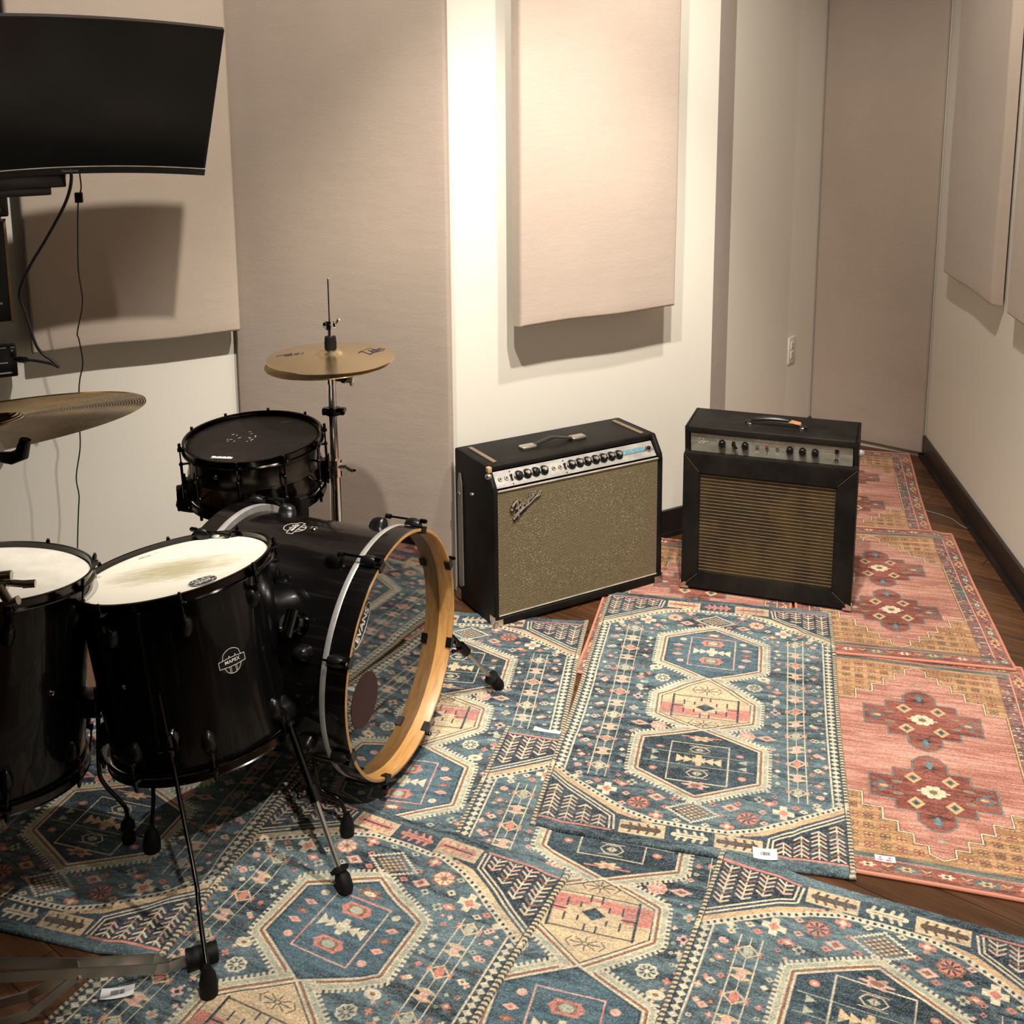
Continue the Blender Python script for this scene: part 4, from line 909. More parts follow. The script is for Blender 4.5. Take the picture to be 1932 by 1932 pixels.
leg(o, inv, [Pb(16, .18), Pb(16, .05), (-.452, 2.262, .185), (-.440, 2.255, .118), (-.395, 2.24, .100)], (-.378, 2.236), fr=.016, fh=.055)
leg(o, inv, [Pb(-190, .18), Pb(-190, .02), (-.86, 2.315, .15), (-.822, 2.27, .110)], (-.806, 2.196), fr=.019, fh=.06)
# --- floor tom at the left edge
C2 = Vector((-1.1129, 2.1992, .6665)); N2 = Vector((.049, .116, .992)).normalized(); L2 = .430
o, inv = floor_tom('black floor tom with clean white head, cut off by the left edge of the photo', C2, N2, .200, L2, math.radians(-55), 'plain_head')
M().lathe([(.0035, 0), (.0065, 0), (.0065, .002), (.005, .004), (.0035, .003)], 18, (.2*cos(-.504), .2*sin(-.504), L2-.212), (cos(-.504), sin(-.504), 0), closed=True).build('air_vent', 'chrome', o)
mw = inv.inverted()
for a_, z_ in ((18, .12), (-105, .09), (130, .09)): bracket(o, math.radians(a_), z_, .200)
world_part('leg_clamp', 'black_metal', o, inv, lambda m: m.box(-.945, -.900, 2.185, 2.245, .335, .378, .004))
leg(o, inv, [(-.905, 2.2, .40), (-.905, 2.2, .33), (-.912, 2.2, .21), (-.905, 2.202, .17), (-.876, 2.215, .115), (-.868, 2.222, .09)], (-.868, 2.225), ringed=True, fr=.0155, fh=.062)
Pb = lambda a_, z_, r_=.222: tuple(mw @ Vector((r_*cos(math.radians(a_)), r_*sin(math.radians(a_)), z_)))
leg(o, inv, [Pb(-105, .2), Pb(-105, -.05), Pb(-105, -.12, .26)], (-1.20, 1.92)); leg(o, inv, [Pb(130, .2), Pb(130, -.05), Pb(130, -.1, .26)], (-1.30, 2.42))

# --- bass drum (axis = local z, front head towards +z)
NB = Vector((cos(-.3644), sin(-.3644), 0)); CB = Vector((-.2576, 2.4312, .3528)); DB = .50
mat = Matrix(((-NB.y, 0, NB.x, CB.x-NB.x*DB), (NB.x, 0, NB.y, CB.y-NB.y*DB), (0, 1, 0, CB.z), (0, 0, 0, 1)))
# local x = horizontal across the head, local y = up, z = axis
o = thing('bass_drum', 'black bass drum with maple-edged front hoop and glossy black head', 'bass drum', mat); inv = mat.inverted()
RS, RH = .275, .290
M().lathe([(RS-.007, .045), (RS, .045), (RS, DB-.045), (RS-.007, DB-.045)], 128).build('shell', 'black_lacquer', o)
h = M().lathe([(RH-.010, DB-.050), (RH, DB-.050), (RH, DB-.004), (RH-.001, DB-.001)], 128).build('front_hoop', 'black_lacquer', o)
M().lathe([(RH-.001, DB-.001), (RH-.003, DB), (RH-.008, DB), (RH-.0095, DB-.002), (RH-.0095, DB-.050)], 128).build('maple_inside', 'maple', h)
M().lathe([(RS-.001, DB-.064), (RH+.0000, DB-.064), (RH+.0015, DB-.062), (RH+.0015, DB-.052), (RH+.0005, DB-.050), (RH-.004, DB-.050)], 128).build('head_rim', 'hoop_steel', o)
M().lathe([(.0001, DB-.040), (.05, DB-.040), (RS-.02, DB-.040), (RS-.002, DB-.040), (RH-.0095, DB-.040)], 128).build('front_head', 'gloss_black_head', o)
h = M().lathe([(RH-.010, .050), (RH, .050), (RH, .003), (RH-.003, 0), (RH-.0095, 0), (RH-.0095, .050)], 128).build('rear_hoop', 'black_lacquer', o)
M().lathe([(RS-.001, .066), (RH+.0005, .066), (RH+.0015, .064), (RH+.0015, .052), (RH+.0005, .0495), (RH-.004, .0495)], 128).build('head_rim', 'hoop_steel', o)
M().lathe([(.0001, .04), (RS-.002, .04), (RH-.0095, .049)], 96).build('batter_head', 'plain_head', o)
pc = Vector((-.133, -.058)); n = 48
M().prism([(pc.x+.063*cos(2*pi*i/n), pc.y+.063*sin(2*pi*i/n)) for i in range(n)], DB-.0398, DB-.0390).build('port_hole', 'port_dark', o, smooth=False)
ec = Vector((-.135, .127)); ea = math.radians(46)
fe = lambda x, y, h: (ec.x+x*cos(ea)-y*sin(ea), ec.y+x*sin(ea)+y*cos(ea), DB-.0395+h)
pl = M().prism([(.056*cos(2*pi*i/n), .0225*sin(2*pi*i/n)) for i in range(n)], 0, .0006, fe).build('head_badge', 'black_ink', o, smooth=False)
m = M(); ribbon(m, [(.0535*cos(2*pi*i/n), .0205*sin(2*pi*i/n)) for i in range(n+1)], .0022, fe, .0006, .0010); put_text(m, 'EVANS', .027, lambda x, y, z: fe(x*1.0, y, .0009+z*.3), bold=.0008); m.build('lettering', 'white_tag', pl, smooth=False)
logo_badge(o, lambda x, y, h: ((RS+h)*cos(pi/2+.03-x/RS), (RS+h)*sin(pi/2+.03-x/RS), .215-y), 1.0)
M().lathe([(.0045, 0), (.009, 0), (.009, .002), (.007, .004), (.0045, .003)], 20, (0, RS, .262), (0, 1, 0), closed=True).build('air_vent', 'chrome', o)
for ze, s_ in ((DB, 1), (0, -1)):
    for i in range(8):
        a = math.radians(22.5+45*i); e = Vector((cos(a), sin(a), 0)); t = Vector((-sin(a), cos(a), 0)); Z = lambda q: Vector((0, 0, ze-s_*q))
        m = M()   # claw hook over the hoop
        def bx(r0, r1, w, q0, q1):
            vs = [tuple(e*r_+t*w_+Z(q)) for r_ in (r0, r1) for w_ in (-w, w) for q in (q0, q1)]; m.add(vs, [(0, 1, 3, 2), (4, 6, 7, 5), (0, 4, 5, 1), (2, 3, 7, 6), (0, 2, 6, 4), (1, 5, 7, 3)])
        bx(RH-.012, RH+.004, .0125, -.0035, -.0005); bx(RH+.0005, RH+.004, .0125, -.003, .030); bx(RH-.0135, RH-.0105, .0125, -.0035, .012)
        k = 14; vs = []
        for q, s2 in ((.006, .35), (.010, .8), (.020, 1.0), (.034, 1.0), (.046, .75), (.050, .3)):
            for z in range(k): b = pi*z/(k-1); vs.append(e*(RH+.002+.019*s2*sin(b))+t*(.0145*s2*cos(b))+Z(q))
        m.add(vs, [(q*k+z, q*k+z+1, (q+1)*k+z+1, (q+1)*k+z) for q in range(5) for z in range(k-1)]+[tuple(range(k)), tuple(range(5*k, 6*k))])
        cl = m.build('claw_hook', 'black_plastic', o)
        m = M(); Rr = RH+.016; m.cyl(e*Rr+Z(-.004), e*Rr+Z(.010), .0055, seg=12); m.cyl(e*Rr+Z(-.007), e*Rr+Z(-.003), .004, seg=4); m.cyl(e*Rr+Z(.01), e*Rr+Z(.098), .0028, seg=8); m.build('tension_rod', 'black_nickel', o)
        m = M(); k = 16; vs = []; prof = [(.0001, .026), (.010, .0255), (.017, .020), (.021, .010), (.0225, 0), (.024, -.002)]
        for q in range(k):
            b = 2*pi*q/k
            for r_, h_ in prof: vs.append(e*(RS+h_)+t*(r_*cos(b)*.85)+Z(.112-(r_*sin(b))*(1.5 if sin(b) < 0 else .7)))
        m.add(vs, [(q*6+z, ((q+1) % k)*6+z, ((q+1) % k)*6+z+1, q*6+z+1) for q in range(k) for z in range(5)]); m.cyl(e*Rr+Z(.090), e*Rr+Z(.104), .006, seg=12); m.build('lug', 'black_plastic', o)
# spurs
def spur(top, foot, side, mid=None):
    gz = ground(foot[0], foot[1]); T = Vector(top); F = Vector((foot[0], foot[1], gz+.035)); d = (F-T).normalized(); q = T+d*((F-T).length*.55)
    s_ = world_part('spur_leg', 'black_metal', o, inv, lambda m: (m.cyl(T-d*.02, q, .0085, .0085, 16), m.cyl(q-d*.03, q+d*.004, .0135, .0135, 16), m.cyl(q-d*.012+Vector((0, 0, 0)), q-d*.012+Vector((-.026, -.01, 0)), .003, .003, 8), m.sphere(tuple(q-d*.012+Vector((-.028, -.011, 0))), .006, 10)))
    world_part('inner_rod', 'brushed_steel', s_, inv, lambda m: m.cyl(q, F, .0062, .0055, 14))
    world_part('rubber_foot', 'rubber', s_, inv, lambda m: (m.lathe([(.0001, -.040), (.011, -.038), (.0165, -.028), (.017, -.004), (.0115, .008), (.0001, .012)], 20, F, -d), m.lathe([(.0001, .006), (.020, .008), (.021, .014), (.010, .018), (.0001, .019)], 20, F, -d)))
    world_part('spur_mount', 'black_plastic', o, inv, lambda m: (m.lathe([(.0001, -.012), (.026, -.010), (.029, 0), (.026, .020), (.014, .028), (.0001, .029)], 24, T, Vector(side)), m.cyl(T-d*.03, T+d*.035, .016, .013, 18)))
bw = lambda a_, z_, r_: Vector(mat @ Vector((r_*cos(math.radians(a_)), r_*sin(math.radians(a_)), z_)))
spur(bw(183, DB-.15, RS+.018), (-.366, 2.072), (bw(183, 0, 1)-bw(183, 0, 0)).normalized())
spur(bw(-12, DB-.075, RS+.030), (-.057, 2.842), (bw(-12, 0, 1)-bw(-12, 0, 0)).normalized())
# small tom-holder receiver on the near side of the shell
a = math.radians(146); e = Vector((cos(a), sin(a), 0)); t = Vector((-sin(a), cos(a), 0)); z0 = DB-.155
m = M(); vs = []; k = 18
for h_, s_ in ((0, 1), (.016, .95), (.028, .7)):
    for q in range(k): b = 2*pi*q/k; vs.append(e*(RS+h_)+t*(.030*s_*cos(b))+Vector((0, 0, z0+.036*s_*sin(b))))
m.add(vs, [(j*k+q, j*k+(q+1) % k, (j+1)*k+(q+1) % k, (j+1)*k+q) for j in range(2) for q in range(k)]+[tuple(range(2*k, 3*k))]); m.cyl(e*(RS+.02)+t*-.028+Vector((0, 0, z0)), e*(RS+.02)+t*.030+Vector((0, 0, z0)), .017, seg=20)
m.cyl(e*(RS+.02)+t*.018+Vector((0, 0, z0)), e*(RS+.055)+t*.018+Vector((0, 0, z0)), .004, seg=8); m.sphere(tuple(e*(RS+.058)+t*.018+Vector((0, 0, z0))), .007, 12); m.build('tom_holder_bracket', 'black_nickel', o)

# --- snare drum on its stand
CS = Vector((-.715, 2.925, .727)); NS = Vector((-.02, -.07, .997)).normalized(); LS = .163; RSN = .178
mat = sframe(CS-NS*LS, NS); o = thing('snare_drum', 'black nickel snare drum with worn black head, on a stand behind the floor toms', 'snare drum', mat); inv = mat.inverted()
drum_body(o, RSN, LS, 10, math.radians(-162), 'black_nickel_shell', RSN+.008, 'snare_head', 0, rods='tube', bead=True)
fs_ = lambda x, y, h: (-.055+x*cos(-.15)-y*sin(-.15), -.128+x*sin(-.15)+y*cos(-.15), LS-.0061+h)
m = M(); 
for i, x in enumerate((-.024, -.017, -.010, -.003, .004, .011, .018, .025)): ribbon(m, [(x-.004, .004-(i % 3)*.002), (x+.003, .005-(i % 2)*.003), (x+.001, -.004)], .0038, fs_, .0, .0004)
ribbon(m, [(-.028, -.005), (.028, -.005)], .0022, fs_, 0, .0004); m.build('maker_print', 'white_tag', o, smooth=False)
rr = random.Random(8); m = M()
for _ in range(16):
    x, y = rr.gauss(-.03, .026), rr.gauss(.000, .020); q = rr.uniform(0, 3.1); ln = rr.uniform(.0015, .0042); ff = lambda a_, b_, h: (x+a_*cos(q)-b_*sin(q), y+a_*sin(q)+b_*cos(q), LS-.0062+h)
    ribbon(m, [(-ln, 0), (0, .0008), (ln, 0)], .0011, ff, 0, .0003)
for i in range(5): x = .052+i*.006; ribbon(m, [(x, .118), (x+.004, .122)], .0018, lambda a_, b_, h: (a_, b_, LS-.0062+h), 0, .0003)
m.build('worn_coating', 'white_ink', o, smooth=False)
M().lathe([(.003, 0), (.0065, 0), (.0065, .002), (.003, .003)], 18, (RSN*cos(-1.94), RSN*sin(-1.94), LS-.045), (cos(-1.94), sin(-1.94), 0), closed=True).build('air_vent', 'chrome', o)
for a_, nm in ((-161.5+12, 'snare_strainer'), (4, 'snare_butt_plate')):
    a = math.radians(a_); e = Vector((cos(a), sin(a), 0)); t = Vector((-sin(a), cos(a), 0)); m = M()
    vs = [tuple(e*r_+t*w_+Vector((0, 0, z_))) for r_ in (RSN, RSN+.018) for w_ in (-.013, .013) for z_ in (.022, .085)]; m.add(vs, [(0, 1, 3, 2), (4, 6, 7, 5), (0, 4, 5, 1), (2, 3, 7, 6), (0, 2, 6, 4), (1, 5, 7, 3)])
    m.cyl(e*(RSN+.020)+Vector((0, 0, .03)), e*(RSN+.020)+Vector((0, 0, .10)), .006, seg=12); m.cyl(e*(RSN+.018)+t*-.016+Vector((0, 0, .055)), e*(RSN+.018)+t*.016+Vector((0, 0, .055)), .005, seg=12); m.build(nm, 'black_nickel', o)
M().lathe([(RSN-.02, -.001), (RSN-.004, -.001), (RSN-.004, -.004), (RSN-.02, -.004)], 40, a0=-.5, a1=.5, closed=True).build('snare_wires', 'worn_chrome', o)
BS = CS-NS*LS; sb = Vector((BS.x+.03, BS.y+.02, 0))
o = thing('snare_stand', 'black rubber-tipped basket stand holding the snare drum', 'snare stand', loc=(sb.x, sb.y, 0)); inv = o.matrix_world.inverted()
world_part('pole', 'chrome', o, inv, lambda m: (m.cyl((sb.x, sb.y, .12), (sb.x, sb.y, .47), .0125), m.cyl((sb.x, sb.y, .26), (sb.x, sb.y, .30), .018), m.cyl((sb.x, sb.y, .46), (sb.x, sb.y, .50), .022)))
for a_ in (-163, -43, 77):
    a = math.radians(a_); e = Vector((cos(a), sin(a), 0)); u1 = BS+e*(RSN+.024)
    bz = .50; ar = world_part('basket_arm', 'black_nickel', o, inv, lambda m: m.tube(smoothpath([(sb.x, sb.y, bz), tuple(Vector((sb.x, sb.y, bz+.005))+e*.06), (u1.x, u1.y, u1.z-.030), (u1.x, u1.y, u1.z+.015)], 6), .006, 10))
    world_part('rubber_grip', 'rubber', ar, inv, lambda m: (m.box(-.015, .015, -.014, .014, -.030, .038, .004), setattr(m, 'v', [tuple(Matrix.Translation((u1.x, u1.y, u1.z)) @ Matrix.Rotation(a, 4, 'Z') @ Vector(q)) for q in m.v])))
for a_ in (-120, 0, 120):
    a = math.radians(a_+20); e = Vector((cos(a), sin(a), 0)); F = sb+e*.24; gz = ground(F.x, F.y)
    lg = world_part('leg', 'chrome', o, inv, lambda m: (m.tube([(sb.x, sb.y, .27), tuple(sb+e*.12+Vector((0, 0, .15))), (F.x, F.y, gz+.018)], .006, 8), m.tube([(sb.x, sb.y, .13), tuple(sb+e*.12+Vector((0, 0, .15)))], .005, 8)))
    rubber_foot(lg, inv, (F.x, F.y, gz), (0, 0, 1), .012, .03)

# --- hi-hat: stand and two cymbals
HX, HY = -.5101, 3.0269
o = thing('hi_hat_stand', 'chrome hi-hat stand with thin pull rod rising above its cymbals', 'hi-hat stand', loc=(HX, HY, 0)); inv = o.matrix_world.inverted()
Hc = lambda z0, z1, r, sg=20: (lambda m: m.cyl((0, 0, z0), (0, 0, z1), r, seg=sg))
def hp(name, mt, *fns, parent=None):
    m = M(); [f(m) for f in fns]; return m.build(name, mt, parent or o)
hp('pull_rod', 'chrome', Hc(.80, 1.147, .0033, 10), lambda m: m.sphere((0, 0, 1.147), .0036, 10))
hp('upper_tube', 'chrome', Hc(.58, .862, .0125), Hc(.848, .872, .0150), lambda m: m.lathe([(.0001, .872), (.024, .873), (.026, .878), (.020, .882), (.0001, .883)], 28))
hp('lower_tube', 'chrome', Hc(.13, .60, .0165), Hc(.575, .625, .0215), lambda m: m.box(-.022, .022, -.012, .012, .592, .617, .004))
hp('memory_lock', 'black_nickel', Hc(.756, .778, .019), lambda m: m.box(-.030, .034, -.012, .012, .757, .777, .004), lambda m: m.cyl((.030, -.02, .767), (.030, .016, .767), .007, seg=12))
q = hp('tilter', 'black_nickel', lambda m: m.cyl((.016, 0, .860), (.048, -.006, .860), .006, seg=12), lambda m: m.cyl((.030, 0, .860), (.040, -.003, .860), .011, seg=14))
hp('wing_screw', 'worn_chrome', lambda m: [m.cyl((.054, -.008, .860), (.056+.002, -.009+.017*sin(k*pi*2/5), .860+.017*cos(k*pi*2/5)), .007, .004, 8) for k in range(5)], lambda m: m.cyl((.046, -.006, .860), (.062, -.010, .860), .009, seg=12), parent=q)
hp('tube_clamp', 'chrome', lambda m: m.cyl((-.034, -.012, .606), (.036, -.012, .606), .006, seg=12), lambda m: m.tube([(.030, -.012, .606), (.052, -.020, .596), (.064, -.020, .600)], .005, 8), lambda m: m.tube([(-.030, -.010, .606), (-.036, -.02, .63)], .003, 8))
hp('clutch', 'chrome', Hc(.962, 1.028, .0068, 14), Hc(1.005, 1.030, .013, 18), lambda m: m.box(-.019, .018, -.008, .008, 1.010, 1.026, .003), lambda m: m.tube([(.014, 0, 1.020), (.024, -.006, 1.030), (.028, -.008, 1.038)], .004, 8), lambda m: m.cyl((0, -.016, 1.016), (0, 0, 1.016), .006, seg=12))
hp('felt_washers', 'rubber', lambda m: m.lathe([(.004, .950), (.0165, .950), (.0175, .955), (.0165, .960), (.0175, .965), (.0165, .971), (.0155, .984), (.004, .985)], 24))
for a_ in (-100, 20, 140):
    a = math.radians(a_); e = Vector((cos(a), sin(a), 0)); F = Vector((HX, HY, 0))+e*.27; gz = ground(F.x, F.y)
    lg = hp('leg', 'chrome', lambda m: m.tube([(0, 0, .30), tuple(e*.15+Vector((0, 0, .15))), tuple(e*.27+Vector((0, 0, gz+.018)))], .006, 8), lambda m: m.tube([(0, 0, .10), tuple(e*.15+Vector((0, 0, .15)))], .005, 8))
    M().lathe([(.0001, 0), (.012, 0), (.012, .02), (.005, .035), (.0001, .035)], 16, tuple(e*.27+Vector((0, 0, gz)))).build('rubber_foot', 'rubber', lg)
hp('foot_pedal', 'black_metal', lambda m: m.box(-.045, .045, -.30, -.02, .015, .024, .003), lambda m: m.box(-.03, .03, -.04, .03, 0.012, .10, .005))
def cymbal(name, label, mt, C, n, R, bell, rise, brim, flip=False, th=.0014, group=None, rz=0):
    group = 'hi-hat cymbals' if name == 'hi_hat_cymbal' else None
    mat = sframe(C, n) @ Matrix.Rotation(rz, 4, 'Z'); o = thing(name, label, 'cymbal', mat, group=group); s_ = -1 if flip else 1
    pr = [(.006, rise+brim)]
    for i in range(1, 8): q = i/7; pr.append((bell*q, brim+rise*math.sqrt(max(0, 1-q*q*.97))))
    for i in range(1, 22): q = i/21; pr.append((bell+(R-bell)*q, brim*(1-q**1.25)))
    top = [(r_, z_*s_) for r_, z_ in pr]; bot = [(r_, z_*s_-th) for r_, z_ in pr[::-1]]
    M().lathe(top+bot, 128, closed=True).build('bronze_plate', mt, o, angle=55); return o, pr
hh, pr = cymbal('hi_hat_cymbal', 'top hi-hat cymbal, brilliant bronze with black printed logos', 'hat_bronze', (HX, HY, .9235), (0, -.008, 1), .179, .036, .015, .012)
def on_cym(pr, cx, cy, ang):
    def fn(x, y, h):
        X = cx+x*cos(ang)-y*sin(ang); Y = cy+x*sin(ang)+y*cos(ang); r_ = math.hypot(X, Y); z = np.interp(r_, [p[0] for p in pr], [p[1] for p in pr]); return (X, Y, z+h)
    return fn
m = M(); fn = on_cym(pr, .112, .052, math.radians(66)); put_text(m, 'ildjian', .040, lambda x, y, z: fn(x+.012+.15*y, y*.95, .0004+z*.2), shear=.4, bold=.0004, space=.78)
ribbon(m, [(-.048, .018), (-.028, .020), (-.044, -.016), (-.022, -.013)], .005, fn, .0003, .0007); ribbon(m, [(-.022, -.012), (.02, -.020), (.050, -.010)], .0022, fn, .0003, .0007); ribbon(m, [(-.03, .022), (.02, .026), (.03, .022)], .0018, fn, .0003, .0007)
m.build('maker_print', 'black_ink', hh, smooth=False)
m = M(); fn = on_cym(pr, -.125, .010, math.radians(0)); ribbon(m, [(-.028, -.004), (.010, .014), (.014, -.012)], .004, fn, .0003, .0007); ribbon(m, [(-.012, .000), (.012, .000), (.006, -.014), (-.004, -.012)], .003, fn, .0003, .0007)
for k in range(4): ribbon(m, [(.020+k*.004, -.010), (.021+k*.004, .012)], .0016, fn, .0003, .0007)
for k in range(2): ribbon(m, [(.040+k*.004, -.008), (.041+k*.004, .014)], .0010, fn, .0003, .0007)
m.build('model_print', 'black_ink', hh, smooth=False)
cymbal('hi_hat_cymbal', 'bottom hi-hat cymbal, upturned beneath the top one and a little darker', 'ride_bronze', (HX-.006, HY-.002, .9095), (-.035, -.012, 1), .179, .036, .014, .012, flip=True)

# --- ride cymbal and its stand
RC = Vector((-.8282, 1.6337, 1.1677)); RN = Vector((-.234, .345, .909)).normalized()
cymbal('ride_cymbal', 'large tarnished bronze ride cymbal, tilted, at the left edge', 'ride_bronze', RC-RN*.010, RN, .254, .066, .028, .016, th=.002)
sx, sy = -.975, 1.70
o = thing('ride_cymbal_stand', 'chrome double-braced cymbal stand with black rubber foot, at bottom left', 'cymbal stand', loc=(sx, sy, 0)); inv = o.matrix_world.inverted(); base = Vector((sx, sy, 0))
T = RC-RN*.04; tl = RC+RN*.05
world_part('pole', 'chrome', o, inv, lambda m: (m.cyl((sx, sy, .10), (sx, sy, .52), .0155), m.cyl((sx, sy, .5), (sx, sy, .93), .0125), m.cyl((sx, sy, .49), (sx, sy, .54), .021), m.cyl((sx, sy, .86), (sx, sy, .90), .018), m.cyl((sx, sy, .9), tuple(T-Vector((0, 0, .015))), .0095), m.cyl(tuple(T-RN*.02), tuple(tl), .0040)))
world_part('felt_washers', 'rubber', o, inv, lambda m: (m.cyl(tuple(RC+RN*.034), tuple(RC+RN*.044), .016), m.cyl(tuple(RC-RN*.004), tuple(RC+RN*.014), .014)))
world_part('wing_nut', 'chrome', o, inv, lambda m: (m.cyl(tuple(RC+RN*.044), tuple(RC+RN*.056), .008), m.box(RC.x-.02, RC.x+.02, RC.y-.003, RC.y+.003, RC.z+.045, RC.z+.062, .002)))
world_part('tilter', 'hoop_steel', o, inv, lambda m: (m.cyl((-.865, 1.66, 1.112), (-.808, 1.655, 1.112), .020, .018, 24), m.cyl((-.812, 1.655, 1.112), (-.805, 1.655, 1.112), .023, .023, 24)))
world_part('tilter_lever', 'black_plastic', o, inv, lambda m: (m.tube([(-.805, 1.655, 1.112), (-.782, 1.652, 1.111), (-.765, 1.650, 1.118), (-.757, 1.65, 1.142)], .009, 12, rs=[.008, .0105, .0115, .0085]),))
world_part('height_joint', 'worn_chrome', o, inv, lambda m: (m.cyl((-.98, 1.70, .868), (-.84, 1.72, .868), .010, .010, 18), m.cyl((-.868, 1.716, .882), (-.832, 1.72, .884), .0085, .0085, 16), m.tube([(-.862, 1.715, .862), (-.840, 1.718, .872), (-.818, 1.722, .868), (-.800, 1.724, .866)], .006, 12), m.cyl((-.815, 1.722, .867), (-.796, 1.725, .867), .0068, .0068, 14), m.tube([(-.85, 1.71, .868), (-.83, 1.70, .845), (-.815, 1.70, .850)], .008, 10)))
F = Vector((-.612, 1.868, 0)); gz = ground(F.x, F.y); dF = (F-base).normalized(); sd = Vector((-dF.y, dF.x, 0))
def flatbar(m, pts, w=.0065, h=.010):
    P = [Vector(p) for p in pts]
    for a_, b_ in zip(P, P[1:]):
        d = (b_-a_).normalized(); s2 = d.cross(Vector((0, 0, 1))).normalized(); u2 = s2.cross(d)
        vs = [tuple(p+s2*x+u2*y) for p in (a_-d*.001, b_+d*.001) for x, y in ((-w/2, -h/2), (w/2, -h/2), (w/2, h/2), (-w/2, h/2))]
        m.add(vs, [(0, 1, 2, 3), (4, 7, 6, 5), (0, 4, 5, 1), (1, 5, 6, 2), (2, 6, 7, 3), (3, 7, 4, 0)])
for k, rot in enumerate((0, 152, 208)):
    R_ = Matrix.Rotation(math.radians(rot), 3, 'Z'); d = R_ @ dF; s2 = R_ @ sd; Lg = (F-base).length; j = base+d*(Lg*.47)+Vector((0, 0, .062+.01))
    ft = base+d*Lg; gzz = ground(ft.x, ft.y); kn = base+d*(Lg*.50)
    lg = world_part('leg', 'worn_chrome', o, inv, lambda m: [flatbar(m, [base+s2*(.020*q)+Vector((0, 0, .150)), j+s2*(.013*q)+Vector((0, 0, .012)), base+d*(Lg*.80)+s2*(.014*q)+Vector((0, 0, gzz+.036)), ft-d*.055+s2*(.004*q)+Vector((0, 0, gzz+.022)), ft+Vector((0, 0, gzz+.020))], .003, .020) for q in (-1, 1)]
        +[flatbar(m, [base+s2*(.024*q)+Vector((0, 0, .045)), base+d*(Lg*.25)+s2*(.024*q)+Vector((0, 0, .040)), j+s2*(.008*q)+Vector((0, 0, .005))], .003, .019) for q in (-1, 1)]+[m.cyl(j+s2*-.018, j+s2*.018, .005, seg=10)])
    world_part('rubber_foot', 'rubber', lg, inv, lambda m: m.cyl(ft-d*.022+Vector((0, 0, gzz+.0215)), ft+d*.036+Vector((0, 0, gzz+.0215)), .0200, .0185, 24))
world_part('leg_collar', 'chrome', o, inv, lambda m: (m.cyl((sx, sy, .14), (sx, sy, .17), .028), m.cyl((sx, sy, .035), (sx, sy, .055), .028)))

# ------------------------------------------------------------------ wide guitar amplifier with silver front panel
ax_, ay_, ayaw = -.059, 3.201, .518; AW, AH, AD, AK, AO = .647, .513, .259, .455, .044
az = 0.0095
o = thing('guitar_amplifier', 'wide black guitar amplifier with silver control strip and glittery silver-brown grille', 'guitar amplifier', Matrix.Translation((ax_, ay_, az)) @ Matrix.Rotation(ayaw, 4, 'Z') @ Matrix.Rotation(-.009, 4, 'X'))
T = .018
def slab(name, mt, poly, x0, x1, par, bev=.004):
    """extrude a (y, z) outline along x with rounded edges"""
    bm = bmesh.new(); a = [bm.verts.new((x0, y, z)) for y, z in poly]; b = [bm.verts.new((x1, y, z)) for y, z in poly]; n = len(poly)
    bm.faces.new(a); bm.faces.new(b[::-1])
    for i in range(n): bm.faces.new((a[i], b[i], b[(i+1) % n], a[(i+1) % n]))
    if bev: bmesh.ops.bevel(bm, geom=bm.edges[:], offset=bev, segments=3, affect='EDGES', profile=.5)
    bm.verts.index_update(); m = M().add([v.co[:] for v in bm.verts], [[v.index for v in f.verts] for f in bm.faces]); bm.free(); return m.build(name, mt, par)
side = [(0, 0), (AD, 0), (AD, AH), (AO, AH), (.004, AK), (0, AK-.02)]
cab = M()
bm = bmesh.new()
slab('left_side', 'tolex_black', side, 0, T, o, .006); slab('right_side', 'tolex_black', side, AW-T, AW, o, .006)
slab('top_board', 'tolex_black', [(AO, AH), (AO-.004, AH-.012), (AO+.004, AH-.022), (AD, AH-.022), (AD, AH)], .004, AW-.004, o, .005)
M().box(.004, AW-.004, .002, AD, 0, .026, .004).build('bottom_board', 'tolex_black', o); M().box(.01, AW-.01, AD-.012, AD-.002, .02, AH-.02).build('back_board', 'tolex_black', o, smooth=False)
